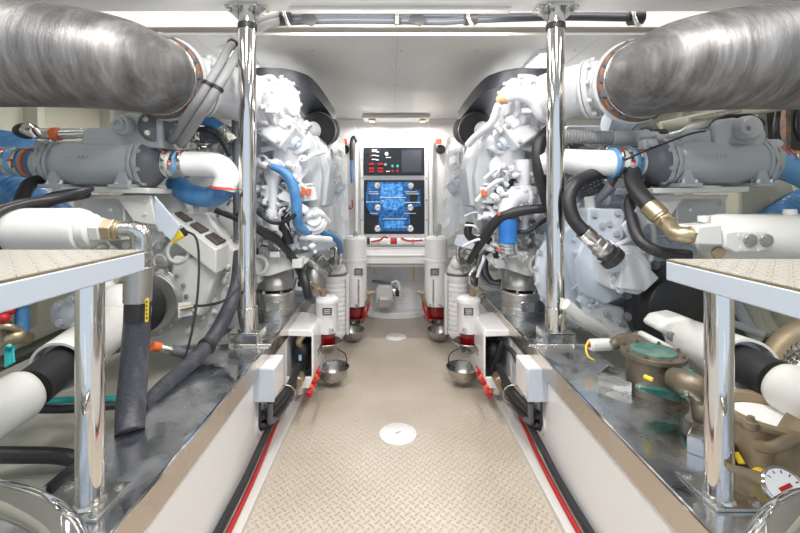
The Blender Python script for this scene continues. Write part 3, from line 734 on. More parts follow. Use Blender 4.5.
tag(MB().shell(P(224, 186, 1.64), (-.1, .1, -1), .0525, .047, .01, 32).build('hose_band', 'red_clamp'), 'red ring at the lower end of the white elbow hose', 'band')
hose('coolant_hose', 'fat pale blue hose entering from the left edge into the left oil cooler', 'hose', [P(-70, 158, 1.60), P(-20, 160, 1.63), P(30, 163, 1.66)], .058, 'blue_light', n=24)
clampset(P(13, 162, 1.655), (1, 0, 0), .060, ['outer steel clamp on the pale blue hose at left edge', 'inner steel clamp on the pale blue hose at left edge'], 2, .045)
tag(MB().shell(P(31, 163, 1.66), (1, 0, 0), .062, .056, .011, 32).build('hose_band', 'orange'), 'orange ring where the pale blue hose meets the left cooler', 'band')
hose('corrugated_hose', 'dark blue corrugated hose below the pale blue hose at left edge', 'hose', [P(-60, 175, 1.85), P(-5, 185, 1.85), P(35, 205, 1.83), P(60, 225, 1.8)], .085, 'blue_hose', n=24, corr=.035, res=16)
hose('corrugated_hose', 'dark blue hose behind the pale blue hose, left edge', 'hose', [P(-40, 140, 1.98), P(10, 146, 1.95), P(40, 158, 1.9)], .07, 'blue_hose', n=24, corr=.03, res=16)
hose('corrugated_hose', 'dark blue corrugated hose slanting down at the right edge', 'hose', [P(840, 190, 1.95), P(800, 203, 1.95), P(770, 222, 1.95), P(740, 240, 1.95)], .06, 'blue_hose', n=24, corr=.04, res=16)
hose('coolant_hose', 'fat pale blue hose leaving the right oil cooler to the right edge', 'hose', [P(772, 163, 1.66), P(790, 167, 1.64), P(815, 178, 1.6), P(850, 200, 1.56)], .06, 'blue_light', n=24)
clampset(P(779, 164, 1.655), (1, 0, -.15), .062, ['inner steel clamp on the pale blue hose at right edge', 'outer steel clamp on the pale blue hose at right edge'], 2, .03)
tag(MB().shell(P(775, 163, 1.66), (1, 0, -.1), .064, .058, .010, 32).build('hose_band', 'red_clamp'), 'red ring where the pale blue hose meets the right cooler', 'band')
hose('silicone_hose', 'white silicone hose running behind the right post to the right cooler', 'hose', [P(645, 163, 1.66), P(625, 163, 1.66), P(608, 163, 1.665), P(582, 162, 1.73), P(560, 161, 1.79), P(542, 165, 1.82)], .054, 'panel_white', n=24)
clampset(P(613, 163, 1.66), (1, 0, -.0), .0600, ['left clamp on the white hose at the right oil cooler', 'middle clamp on the white hose at the right oil cooler', 'right clamp on the white hose at the right oil cooler'], 3, .038, tagcol='red')
for px, nm in ((611, 'left'), (631, 'right')):
    tag(MB().shell(P(px - 1, 163, 1.66), (1, 0, 0), .0635, .054, .024, 32).build('hose_band', 'blue_light'), 'blue band at the %s end of the clamps on the white hose, right cooler' % nm, 'band')

# small pipe with orange clamps over the left cooler
q = thing('coolant_pipe', 'small pipe with chrome end and orange band above the left oil cooler', 'pipe', P(50, 134, 1.6))
MB().tube([P(24, 128, 1.55), P(36, 133, 1.56), P(52, 134, 1.6), P(88, 133, 1.66)], .022, n=18).build('pipe', 'steel', q)
MB().tube([P(25, 125, 1.5), P(31, 129, 1.52), P(38, 137, 1.53)], .016, n=14).build('chrome_end', 'chrome', q)
MB().cyl(P(53, 134, 1.6), P(59, 134, 1.6), .0265).build('band', 'orange', q)
MB().sphere(P(27, 131, 1.58), .04, (1.2, 1, .8)).build('bellows', 'rubber', q)

# thick white cylinder (accumulator) at left edge over the step, its elbow and the big hose
d = 1.13
q = thing('hydraulic_cylinder', 'thick white cylinder entering from the left edge above the left step', 'cylinder', P(40, 250, d))
c0, c1 = P(-60, 230, d), P(86, 230, d); ax = V((1, 0, 0)); Lc = (c1 - c0).length
MB().lathe(c0, ax, [(0, .062), (Lc - .02, .062), (Lc - .004, .057), (Lc, .045)], n=48).build('barrel', 'gear_white', q)
MB().lathe(c1, ax, [(0, .048), (.022, .046), (.028, .036)], n=36).build('end_boss', 'gear_white', q, bevel=.002)
MB().lathe(c1 + ax * .028, ax, [(0, .037), (.028, .037)], n=6).build('hex_nut', 'gear_white', q, bevel=.003)
q = thing('pipe_elbow', 'zinc and brass elbow joining the white cylinder to the big black hose', 'elbow', P(138, 270, d))
e0 = c1 + ax * .056
MB().lathe(e0, ax, [(0, .024), (.0, .032), (.028, .032), (.03, .024)], n=6).build('brass_nut', 'brass', q, bevel=.002)
MB().lathe(e0 + ax * .03, ax, [(0, .026), (.010, .027), (.012, .021), (.022, .021)], n=28).build('collar', 'brass', q, bevel=.001)
el = [e0 + ax * .05, e0 + ax * .075, P(134, 230, d), P(140, 233, d), P(141.5, 241, d), P(141.5, 262, d)]
MB().tube(el, .0255, n=24, res=10).build('bend', 'steel', q)
MB().lathe(P(141.5, 252, d), (0, 0, -1), [(0, .028), (.02, .028), (.021, .024), (.03, .026), (.045, .026)], n=8).build('hex_collar', 'steel', q, bevel=.001)
q = thing('hydraulic_hose', 'big black hose with steel ferrule standing on the left girder, yellow label', 'hose', P(130, 430, 1.05))
MB().lathe(P(138.5, 266, d), (-.03, 0, -1), [(0, .03), (.003, .036), (.10, .036), (.102, .033)], n=36).build('ferrule', 'cast_steel', q, bevel=.001)
MB().tube([P(138, 296, d), P(136.5, 330, d), P(134, 370, 1.11), P(131, 405, 1.08), P(130, 432, 1.04)], [.031, .034, .035, .036, .034], n=28).build('hose_body', 'rubber_dusty', q)
MB().tube([P(138, 298, d), P(137, 320, d)], .0335, n=28, straight=True).build('smooth_sleeve', 'rubber', q)
MB().prism([(145.5, 299), (148, 299), (147.2, 322), (144.8, 322)], d - .031, .006).build('yellow_label', 'yellow', q)
m = MB()
for k in range(5): m.prism([(146, 301 + k * 4), (147.4, 301 + k * 4), (147.2, 303 + k * 4), (145.9, 303 + k * 4)], d - .0316, .002)
m.build('label_mark', 'ink', q)
# black straps hosting round the white cylinder
for k, x in enumerate((7, 18)):
    c = P(x, 230, d)
    hose('rubber_hose', 'black hose looped over the thick white cylinder, %s of the pair' % ('left' if k == 0 else 'right'), 'hose',
         [c + V((-.012, -.045, -.055)), c + V((-.008, -.075, 0)), c + V((.0, -.055, .052)), c + V((.025, -.0, .077)), c + V((.065, .05, .09)), c + V((.115, .12, .11 + .01 * k)), P(70 + 8 * k, 196, 1.45)], .0085 + .001 * k)
hose('rubber_hose', 'thick black hose curving down under the left cooler near left edge', 'hose', [P(42, 180, 1.6), P(30, 184, 1.55), P(23, 196, 1.5), P(19, 212, 1.45)], .024)
hose('rubber_hose', 'thick black hose bending towards the back under the cooler bracket shelf', 'hose', [P(16, 216, 1.42), P(40, 205, 1.4), P(56, 198, 1.45), P(85, 193, 1.6)], .024)

# gearbox casing at the near end of the left engine
q = thing('gearbox', 'white gearbox casing with three dark louvred plates near the left post', 'gearbox', P(190, 330, 1.75))
MB().prism([(70, 210), (150, 185), (178, 192), (188, 214), (206, 213), (236, 252), (233, 270), (224, 322), (204, 346), (150, 350), (120, 340), (100, 300), (60, 280)], 1.78, .22).build('casing', 'gear_white', q, bevel=.012)
MB().prism([(172, 256), (214, 258), (218, 270), (200, 318), (168, 300)], 1.70, .10).build('side_cover', 'gear_white', q, bevel=.012)
for k, (x, y) in enumerate(((196, 228), (205, 240), (222, 249))):
    pass
# slanted top with plates
tp = [P(174, 214, 1.80), P(190, 212, 1.95), P(240, 244, 1.88), P(216, 252, 1.66)]
MB().poly([P(168, 214, 1.70), P(190, 208, 1.90), P(238, 240, 1.88), P(216, 250, 1.66)], (0, 0, -.10)).build('slanted_cover', 'gear_white', q, bevel=.004)
A, B, C, D = P(168, 214, 1.70), P(190, 208, 1.90), P(238, 240, 1.88), P(216, 250, 1.66)
def bil(u, v): return A * (1 - u) * (1 - v) + B * (1 - u) * v + C * u * v + D * u * (1 - v)
for k, (u0, u1) in enumerate(((.06, .30), (.38, .62), (.70, .95))):
    m = MB(); pts = [bil(u0, .15), bil(u0, .8), bil(u1, .8), bil(u1, .15)]; m.poly([p + V((0, 0, .006)) for p in pts], (0, 0, .004)); o = m.build('louvre_plate', 'void', q)
    m = MB()
    for j in range(5):
        f = u0 + (u1 - u0) * (j + .5) / 5; m.tube([bil(f, .2) + V((0, 0, .011)), bil(f, .75) + V((0, 0, .011))], .0022, n=6, straight=True)
    m.build('slat', 'rust', o)
MB().lathe(P(152, 300, 1.72), (.1, -1, 0), [(0, .15), (.03, .15), (.04, .125), (.05, .125)], n=48).build('output_flange', 'cast_steel', q, bevel=.003)
bolts(circle(P(152, 300, 1.675), (.1, -1, 0), .137, 18), (.1, -1, 0), q, r=.007, h=.008, m='cast_steel')
MB().lathe(P(140, 305, 1.69), (-.1, -1, 0), [(0, .12), (.06, .115), (.11, .10), (.13, .07)], n=48).build('rubber_coupling', 'rubber', q, bevel=.004)
bolts([P(x, y, 1.77) for x, y in ((176, 235), (178, 258), (160, 246), (190, 330), (165, 240), (215, 300), (225, 280))], (0, -1, 0), q, r=.012, h=.012, m='gear_white')
MB().torus(P(178, 252, 1.70), (0, 1, 0), .045, .008).torus(P(160, 262, 1.75), (.2, 1, 0), .03, .006).build('lifting_ring', 'gear_white', q)
m = MB(); greeble(m, 95, 178, 212, 262, 1.72, 1.78, 46, 77, (.012, .045)); greeble(m, 180, 235, 255, 340, 1.76, 1.79, 16, 78, (.01, .03)); m.build('casting_lugs', 'gear_white', q, bevel=.003)['kind'] = 'stuff'
MB().prism([(178, 303), (190, 302), (192, 315), (178, 318)], 1.60, .004).build('tag_plate', 'panel_white', q)
MB().cyl(P(180, 309, 1.58), P(196, 306, 1.60), .009).build('speed_probe', 'brass', q)
q = thing('sensor', 'yellow sensor plug with thin black cable on the left gearbox', 'sensor', P(178, 245, 1.55))
MB().cyl(P(170, 240, 1.55), P(182, 233, 1.57), .02, n=12).build('plug', 'yellow', q, bevel=.002)
MB().cyl(P(182, 233, 1.57), P(186, 231, 1.575), .018, n=12).build('plug_cap', 'black_plastic', q)
MB().tube([P(186, 231, 1.57), P(196, 238, 1.56), P(199, 262, 1.55), P(197, 300, 1.5), P(190, 340, 1.45), P(183, 362, 1.42)], .0045, n=8).build('cable', 'rubber', q)

# thick cable loom hanging down in front of the left post's bracket
hose('cable_loom', 'thick black cable loom slanting down from the left post to the left girder', 'cable loom', [P(240, 252, 1.74), P(236, 290, 1.66), P(218, 330, 1.58), P(196, 358, 1.45), P(165, 385, 1.28), P(142, 408, 1.15)], [.027, .03, .03, .028, .024, .018], 'rubber_dusty', n=20, clips=(.5,))
hose('cable', 'thin black cable branching off the thick loom to the left probe', 'cable', [P(240, 285, 1.6), P(225, 300, 1.55), P(208, 305, 1.55), P(194, 306, 1.55)], .005)
q = thing('shift_linkage', 'short chrome rod with orange end under the left gearbox', 'rod', P(170, 350, 1.4))
MB().tube([P(156, 347, 1.42), P(172, 350, 1.45), P(196, 356, 1.5)], .013, n=14).build('rod', 'steel', q)
MB().cyl(P(172, 350, 1.45), P(194, 356, 1.5), .018).build('sleeve', 'dark_grey_paint', q)
MB().cyl(P(152, 346, 1.40), P(160, 347.5, 1.42), .017, n=12).build('orange_end', 'orange', q)

# shaft line at lower left: white tube, black bellows, white shaft end
def shaft(pts, r0, label):
    q = thing('propeller_shaft', label, 'shaft', min([V(p) for p in pts], key=lambda p: p.z) - V((0, 0, r0)))
    p = [V(x) for x in pts]; u = (p[1] - p[0]).normalized()
    MB().lathe(p[0], p[1] - p[0], [(0, r0 * .8), (.02, r0 * .95), ((p[1] - p[0]).length - .012, r0), ((p[1] - p[0]).length, r0), ((p[1] - p[0]).length, r0 * .9), ((p[1] - p[0]).length - .03, r0 * .84)], n=44).build('shaft_tube', 'gear_white', q)
    MB().tube([p[1] - u * .03, p[1].lerp(p[2], .5), p[2]], r0 * .70, n=36).build('rubber_gaiter', 'black_plastic', q)
    MB().lathe(p[2] - (p[3] - p[2]).normalized() * .0, p[3] - p[2], [(0, r0 * .62), (.004, r0 * .72), (.02, r0 * .82), ((p[3] - p[2]).length, r0 * .86)], n=44).build('shaft_end', 'gear_white', q)
    return q, p
q, p = shaft([P(122, 318, 1.42), P(58, 368, 1.10), P(30, 390, 1.0), P(-40, 432, .86)], .074, 'white shaft tube with black gaiter slanting down to the lower left edge')
MB().sphere(P(120, 312, 1.42), .10, (1, .9, 1), 28).build('joint_housing', 'gear_white', q)
MB().tube([P(106, 285, 1.5), P(112, 300, 1.45), P(118, 330, 1.42), P(112, 352, 1.42)], .028).build('joint_yoke', 'gear_white', q)
bolts([P(112, 350, 1.36), P(118, 348, 1.36), P(116, 318, 1.33)], (0, -1, 0), q, r=.012, h=.01, m='dark_grey_paint')
# flange cluster beside chrome leg and dark channel beam
q = thing('valve_cluster', 'round grey casting with bolts left of the left chrome leg', 'casting', P(72, 325, 1.22))
MB().lathe(P(72, 312, 1.25), (-.1, -1, 0), [(0, .045), (.03, .045), (.04, .03)], n=28).build('flange', 'cooler_grey', q, bevel=.003)
bolts(circle(P(72, 312, 1.215), (-.1, -1, 0), .043, 5), (-.1, -1, 0), q, r=.011, h=.016, m='cooler_grey')
MB().tube([P(72, 312, 1.27), P(88, 316, 1.3), P(110, 310, 1.4)], .03).build('pipe', 'cooler_grey', q)
q = thing('channel_beam', 'dark grey channel beam slanting behind the left shaft tube', 'beam', P(40, 350, 1.5))
MB().beam(P(-60, 375, 1.3), P(84, 312, 1.6), .12, .014).build('top_flange', 'cast_steel', q)
MB().beam(P(-60, 388, 1.3), P(84, 323, 1.6), .02, .07).build('web', 'olive', q)
# brass valves at left edge
q = thing('brass_valve', 'brass valve body with blue and red fittings at the far left edge', 'valve', P(8, 350, 1.15))
MB().tube([P(-20, 345, 1.15), P(2, 343, 1.15), P(16, 336, 1.15), P(26, 338, 1.2)], .022, n=16).build('body', 'brass', q)
MB().lathe(P(2, 340, 1.14), (0, 0, 1), [(0, .026), (.05, .02), (.055, .013), (.1, .013)], n=8).build('stem', 'bronze', q)
MB().lathe(P(22, 334, 1.17), (0, 0, 1), [(0, .018), (.08, .016), (.085, .026), (.11, .026)], n=12).build('blue_fitting', 'blue_hose', q)
MB().sphere(P(4, 318, 1.12), .014).sphere(P(10, 311, 1.14), .012).build('red_cap', 'red', q)
MB().tube([P(-10, 330, 1.13), P(6, 326, 1.12), P(20, 330, 1.15)], .009, n=10).build('brass_pipe', 'brass', q)
q = MB(); q.tube([P(5, 350, 1.08), P(9, 346, 1.06), (P(13, 350, 1.08))], .006, n=8); q.beam(P(7, 349, 1.07), P(8, 366, 1.05), .015, .004, up=(0, 1, 0)); q.beam(P(11, 349, 1.07), P(12, 364, 1.05), .015, .004, up=(0, 1, 0))
tag(q.build('cable_strap', 'teal'), 'teal strap tied round the cables at the left edge', 'strap')
hose('rubber_hose', 'thin black hose beside the teal strap at left edge', 'hose', [P(-20, 372, 1.12), P(5, 366, 1.12), P(30, 355, 1.2), P(60, 340, 1.35)], .008)
hose('teal_pipe', 'teal pipe running level behind the big black hose at lower left', 'pipe', [P(20, 403, 1.35), P(70, 400, 1.36), P(120, 399, 1.4), P(158, 397, 1.5)], .011, 'teal')
hose('rubber_hose', 'black hose running level below the teal pipe at lower left', 'hose', [P(15, 408, 1.22), P(60, 409, 1.25), P(110, 406, 1.33), P(150, 402, 1.45)], .013)
hose('rubber_hose', 'fat black hose lying on the white bilge at lower left edge', 'hose', [P(-30, 455, 1.12), P(20, 455, 1.15), P(60, 456, 1.18), P(85, 462, 1.2), P(110, 470, 1.22)], .022)
# ================================================================== RIGHT SIDE MACHINERY
# gearbox face with bolted covers
q = thing('gearbox', 'pale gearbox casing with bolted round cover and faceted pump, right of right post', 'gearbox', P(610, 330, 1.75))
MB().prism([(566, 196), (600, 186), (650, 190), (690, 205), (700, 240), (690, 300), (650, 330), (600, 335), (572, 318)], 1.92, .15).build('casing', 'engine_bluish', q, bevel=.012)
MB().lathe(P(592, 272, 1.86), (0, -1, 0), [(0, .27), (.03, .27), (.036, .25), (.06, .245), (.07, .12)], n=56).build('round_cover', 'engine_bluish', q, bevel=.003)
bolts(circle(P(592, 272, 1.83), (0, -1, 0), .258, 22), (0, -1, 0), q, r=.009, h=.012, m='cooler_grey')
m = MB(); m.prism([(588, 210), (590, 208), (622, 209), (625, 213), (624, 238), (618, 243), (594, 240), (588, 234)], 1.70, .16); m.build('valve_block', 'engine_bluish', q, bevel=.006)
bolts([P(x, y, 1.70) for x, y in ((594, 215), (617, 213), (593, 233), (616, 234), (602, 226), (609, 224))], (0, -1, 0), q, r=.011, h=.010, m='cooler_grey')
m = MB(); m.prism([(594, 218), (617, 240), (630, 260), (640, 290), (606, 306), (580, 292), (574, 262)], 1.72, .12); m.build('pump_base', 'engine_bluish', q, bevel=.012)
m = MB(); m.prism([(606, 262), (614, 248), (640, 246), (652, 262), (656, 284), (640, 296), (612, 290)], 1.60, .14); m.build('pump_body', 'engine_white', q, bevel=.014)
m = MB(); m.poly([P(622, 254, 1.56), P(634, 252, 1.56), P(660, 278, 1.6), P(645, 292, 1.6), P(620, 289, 1.56)], (0, .09, 0)); m.build('pump_cover', 'engine_white', q, bevel=.006)
bolts([P(x, y, 1.60) for x, y in ((612, 278), (614, 262), (620, 290), (642, 250))], (0, -1, 0), q, r=.011, h=.012, m='engine_white')
m = MB()
m.tube([P(626, 213, 1.72), P(636, 222, 1.68), P(630, 238, 1.66), P(614, 246, 1.66)], .010); m.tube([P(640, 220, 1.74), P(652, 224, 1.74), P(654, 245, 1.74), P(650, 262, 1.74)], .010)
m.build('oil_pipe', 'engine_white', q)
m = MB(); greeble(m, 572, 600, 240, 330, 1.74, 1.79, 26, 5, (.012, .05)); greeble(m, 640, 700, 200, 262, 1.84, 1.9, 46, 6, (.012, .05)); greeble(m, 566, 660, 186, 212, 1.84, 1.9, 30, 7); m.build('casting_lugs', 'engine_bluish', q, bevel=.003)['kind'] = 'stuff'
m = MB(); m.prism([(565, 300), (600, 322), (628, 344), (622, 352), (596, 336), (566, 318)], 1.70, .06); m.build('bottom_flange', 'gear_white', q, bevel=.005)
bolts([P(574, 311, 1.69), P(590, 321, 1.69), P(606, 331, 1.69), P(618, 341, 1.69)], (0, -1, 0), q, r=.012, h=.015, m='gear_white')
MB().tube([P(565, 304, 1.62), P(583, 318, 1.64), P(602, 330, 1.68)], .024, n=20).build('lower_pipe', 'gear_white', q)
MB().prism([(580, 276), (600, 300), (624, 308), (640, 318), (622, 345), (604, 332), (584, 320)], 1.74, .05).build('lower_casting', 'engine_white', q, bevel=.01)
bolts([P(x, y, 1.735) for x, y in ((592, 300), (606, 313), (598, 322), (620, 322), (612, 334), (628, 330))], (0, -1, 0), q, r=.010, h=.012, m='cooler_grey')

# dark flywheel coupling and yoke with shaft
q = thing('flexible_coupling', 'big dark rubber coupling disc behind the white yoke, right side', 'coupling', P(668, 345, 1.7))
MB().lathe(P(665, 305, 1.72), (.08, -1, 0), [(0, .19), (.05, .19), (.06, .165), (.10, .15), (.12, .10)], n=48).build('disc', 'rubber', q, bevel=.004)
bolts(circle(P(665, 305, 1.655), (.08, -1, 0), .172, 12), (.08, -1, 0), q, r=.014, h=.014, m='dark_grey_paint')
q, p = shaft([P(684, 338, 1.40), P(750, 367, 1.08), P(778, 382, 1.0), P(850, 425, .86)], .074, 'white shaft tube with black gaiter slanting down to the right edge')
m = MB(); m.tube([P(668, 322, 1.48), P(684, 338, 1.42), P(700, 345, 1.35)], [.04, .055, .068], n=32); m.build('joint_housing', 'gear_white', q)
m = MB(); m.poly([P(658, 330, 1.36), P(666, 320, 1.36), P(684, 317, 1.36), P(700, 322, 1.36), P(698, 338, 1.36), P(676, 340, 1.36)], (0, .10, .0)); m.build('upper_yoke', 'gear_white', q, bevel=.014)
m = MB(); m.poly([P(654, 342, 1.34), P(658, 339, 1.34), P(672, 346, 1.34), P(692, 366, 1.34), P(686, 376, 1.34), P(664, 366, 1.34)], (0, .10, 0)); m.build('lower_yoke', 'gear_white', q, bevel=.014)
for x, y in ((671, 336), (692, 327)):
    MB().lathe(P(x, y, 1.36), (-.2, -1, .1), [(0, .016), (.022, .016)], n=10).build('yoke_bolt', 'dark_grey_paint', q, bevel=.002)
MB().box(P(676, 356, 1.338), (.012, .008, .012)).build('yoke_key', 'dark_grey_paint', q)

# black power hoses on the right
hose('hydraulic_hose', 'thick black hose with long brass union under the right oil cooler', 'hose', [P(632, 172, 1.62), P(634, 184, 1.56), P(641, 196, 1.5), P(651, 207, 1.45)], .031, n=24)
q = thing('hose_union', 'long brass union and elbow joining black hose to white valve block', 'union', P(670, 235, 1.4))
a, b_ = P(649, 206, 1.455), P(668, 224, 1.40); ax = (b_ - a)
MB().lathe(a, ax, [(0, .035), (.05, .035), (.052, .030), (.06, .030)], n=28).build('ferrule', 'brass', q, bevel=.001)
MB().lathe(a + ax.normalized() * .062, ax, [(0, .033), (.03, .033)], n=6).build('hex_nut', 'brass', q, bevel=.002)
MB().tube([a + ax.normalized() * .085, P(668, 225, 1.36), P(675, 233, 1.30), P(686, 235, 1.27), P(700, 235, 1.27)], .0255, n=22).build('bend', 'brass', q)
MB().lathe(P(688, 235, 1.27), (1, 0, 0), [(0, .031), (.025, .031)], n=6).build('brass_nut', 'bronze_light', q, bevel=.002)
hose('hydraulic_hose', 'black hose curving in a wide arc down to the right step', 'hose', [P(645, 186, 1.66), P(638, 190, 1.62), P(630, 202, 1.58), P(632, 220, 1.52), P(640, 240, 1.46), P(660, 252, 1.42), P(690, 256, 1.4)], .021, n=20)
q = thing('hydraulic_hose', 'black hose with steel ferrule bending down to gearbox pump right of post', 'hose', P(590, 230, 1.6))
MB().tube([P(612, 172, 1.72), P(596, 174, 1.68), P(578, 182, 1.62), P(569, 198, 1.6), P(573, 218, 1.58), P(584, 232, 1.56)], .027, n=22).build('hose_body', 'rubber', q)
a, b_ = P(583, 231, 1.56), P(596, 243, 1.56)
MB().lathe(a, b_ - a, [(0, .033), (.045, .033), (.047, .026), (.06, .026)], n=28).build('ferrule', 'steel', q, bevel=.001)
MB().lathe(a + (b_ - a).normalized() * .058, b_ - a, [(0, .034), (.03, .034), (.032, .04), (.06, .04)], n=8).build('hex_nut', 'cast_steel', q, bevel=.002)
MB().lathe(a + (b_ - a).normalized() * .116, b_ - a, [(0, .043), (.02, .043), (.022, .048), (.05, .048)], n=24).build('black_collar', 'rubber', q)
MB().cyl(P(603, 250, 1.57), P(616, 262, 1.6), .05).build('port_boss', 'engine_bluish', q, bevel=.004)
hose('cable_loom', 'black cable loom dropping behind the left edge of the right post', 'cable loom', [P(560, 122, 1.85), P(543, 138, 1.83), P(538, 155, 1.82), P(541, 178, 1.82), P(549, 205, 1.84)], .030, 'rubber', n=20)
hose('rubber_hose', 'black hose running left from right post then down to the near filter', 'hose', [P(560, 209, 1.84), P(535, 209, 1.84), P(512, 213, 1.86), P(496, 221, 1.9), P(484, 238, 1.95), P(475, 252, 2.0), P(469, 262, 2.05)], [.02, .022, .024, .024, .024, .022, .018, .016], 'rubber', n=20)
hose('rubber_hose', 'thin black hose running in an S above the right engine foot', 'hose', [P(556, 214, 1.9), P(542, 222, 1.9), P(528, 231, 1.9), P(515, 232, 1.92), P(506, 230, 1.95)], .010)
hose('rubber_hose', 'short thick black hose hooked beside the blue filter', 'hose', [P(470, 222, 2.05), P(468, 234, 2.05), P(476, 240, 2.05), P(488, 240, 2.03), P(496, 252, 2.02), P(498, 262, 2.02)], .020)
for k in range(4):
    hose('cable', ['outermost', 'second', 'third', 'innermost'][k] + ' loop of the black cables coiled beside the right engine foot', 'cable',
         [P(502, 246 + k * 2.5, 2.1), P(490 , 248 + k * 3, 2.12), P(480 + k * 2.2, 258 + k, 2.15), P(479 + k * 2.6, 272, 2.15), P(488 + k * 1.5, 284 - k, 2.15), P(500, 287 - k * 2, 2.12)], .011, 'rubber' if k % 2 else 'dark_grey_paint')
# blue cartridge filter with white elbow
q = thing('blue_filter', 'blue cylinder filter with steel clamps under a white elbow pipe', 'filter', P(508, 254, 1.93))
MB().lathe(P(508, 218, 1.90), (0, 0, -1), [(0, .038), (.004, .044), (.048, .046), (.052, .044), (.115, .043), (.12, .038)], n=32).build('canister', 'blue_filter', q)
MB().lathe(P(507, 243, 1.90), (0, 0, -1), [(0, .034), (.05, .034), (.052, .028)], n=28).build('neck', 'cooler_grey', q)
for k in range(3): MB().shell(P(507, 244.5 + k * 3.4, 1.90), (0, 0, -1), .037, .033, .009, 28).build('clamp', 'steel', q)
MB().tube([P(507, 219, 1.90), P(507, 210, 1.90), P(512, 200, 1.92), P(522, 196, 1.94), P(536, 196, 1.98)], [.036, .042, .05, .056, .06], n=28).build('elbow', 'engine_white', q)
MB().shell(P(526, 196, 1.95), (1, 0, 0), .066, .05, .012, 28).build('elbow_band', 'engine_white', q, bevel=.001)
for y in (214, 250): MB().box(P(499, y, 1.86), (.012, .015, .016)).build('red_cap', 'red_clamp', q, bevel=.002)
# pipes curving over the right compressor
q = thing('breather_pipe', 'white breather pipe with orange end curving over the right turbocharger', 'pipe', P(520, 110, 1.8))
MB().tube([P(506, 98, 1.80), P(514, 96, 1.79), P(524, 97, 1.78), P(533, 103, 1.78), P(540, 114, 1.79), P(551, 121, 1.82)], .024, n=18).build('pipe', 'engine_white', q)
MB().tube([P(499, 102, 1.82), P(502, 99, 1.81), P(507, 98, 1.80)], [.02, .026, .026], n=18).build('orange_end', 'peach', q)
MB().tube([P(468, 145, 2.0), P(474, 138, 1.96), P(484, 130, 1.9), P(492, 122, 1.86), P(498, 106, 1.83)], .018, n=14).build('lower_branch', 'engine_white', q)
MB().tube([P(480, 148, 1.98), P(486, 136, 1.94), P(494, 127, 1.9), P(502, 132, 1.88)], .012, n=12).build('thin_branch', 'engine_white', q)
hose('conduit', 'ribbed grey conduit running level from right post to the right cooler housing', 'conduit', [P(560, 136, 1.80), P(590, 137, 1.78), P(612, 138, 1.76)], .030, 'conduit_grey', n=20, corr=.05, res=20)
q = thing('conduit_coupling', 'dark grey coupling joining the ribbed conduit to the right cooler housing', 'coupling', P(630, 140, 1.75))
a = P(611, 138, 1.76); MB().lathe(a, (1, 0, 0), [(0, .034), (.08, .034), (.082, .03), (.1, .03), (.102, .036), (.16, .036), (.162, .03), (.2, .03)], n=10).build('body', 'cooler_grey', q, bevel=.002)
MB().lathe(a + V((.20, 0, 0)), (1, 0, 0), [(0, .04), (.03, .04)], n=20).build('black_end', 'black_plastic', q)
MB().prism([(657, 134), (684, 134), (684, 143), (657, 143)], 1.70, .06).build('mounting_block', 'gear_white', q, bevel=.004)
bolts([P(669, 138.5, 1.70)], (0, -1, 0), q, r=.012, h=.006, m='cast_steel')
hose('cable', 'thin black cable sagging across the top of the right oil cooler', 'cable', [P(625, 160, 1.5), P(645, 151, 1.5), P(668, 142, 1.52), P(690, 134, 1.56), (P(705, 131, 1.6))], .004)
q = thing('cable_connector', 'dark grey cable plug hanging between hoses right of the right post', 'plug', P(600, 196, 1.68))
MB().cyl(P(597, 201, 1.70), P(612, 186, 1.66), .017, .021, 10).build('plug', 'dark_grey_paint', q, bevel=.002)
MB().tube([P(612, 186, 1.66), P(618, 177, 1.64), P(626, 168, 1.6)], .007, n=8).build('lead', 'rubber', q)
MB().prism([(587, 197), (596, 196), (596, 209), (588, 209)], 1.72, .03).build('white_socket', 'panel_white', q, bevel=.003)
q = thing('perforated_guard', 'dark perforated guard plate behind the hoses right of the right post', 'guard', P(588, 200, 1.8))
m = MB(); m.prism([(574, 184), (600, 172), (606, 190), (580, 200)], 1.8, .01); m.build('plate', 'dark_grey_paint', q)
m = MB()
for i in range(7):
    for j in range(4): c = P(578 + i * 3.6 + j * 1.3, 186 - i * 1.8 + j * 3.8, 1.797); m.cyl(c, c + V((0, -.002, 0)), .0035, n=8)
m.build('hole_pattern', 'steel', q)
m = MB(); 
# white cylinder valve block over the right step
q = thing('hydraulic_cylinder', 'big white valve block cylinder with bolted ports above the right step', 'cylinder', P(740, 262, 1.3))
MB().lathe(P(706, 238, 1.34), (1, 0, -.02), [(0, .055), (.02, .075), (.05, .082), (.9, .082)], n=44).build('barrel', 'gear_white', q)
MB().prism([(697, 226), (722, 224), (724, 246), (697, 245)], 1.24, .1).build('port_block', 'gear_white', q, bevel=.006)
MB().prism([(724, 232), (734, 230), (766, 230), (770, 236), (769, 252), (736, 254), (724, 248)], 1.24, .06).build('relief_valve', 'gear_white', q, bevel=.008)
for x in (748, 764): 
    MB().lathe(P(x, 240, 1.245), (0, -1, 0), [(0, .020), (.012, .020), (.014, .013)], n=20).build('port_plug', 'cast_steel', q, bevel=.001); MB().cyl(P(x, 240, 1.232), P(x, 240, 1.226), .009, n=6).build('plug_socket', 'dark_grey_paint', q)
bolts([P(x, y, 1.245) for x, y in ((738, 236), (740, 248), (756, 249), (755, 234))], (0, -1, 0), q, r=.007, h=.007, m='gear_white')
MB().lathe(P(704, 222, 1.3), (0, 0, 1), [(0, .018), (.02, .018)], n=16).build('top_plug', 'gear_white', q, bevel=.002)
MB().lathe(P(790, 215, 1.35), (0, 0, 1), [(0, .02), (.02, .018)], n=16).build('top_plug', 'gear_white', q, bevel=.002)
MB().prism([(722, 216), (810, 214), (810, 222), (718, 222)], 1.36, .1).build('top_rib', 'gear_white', q, bevel=.01)
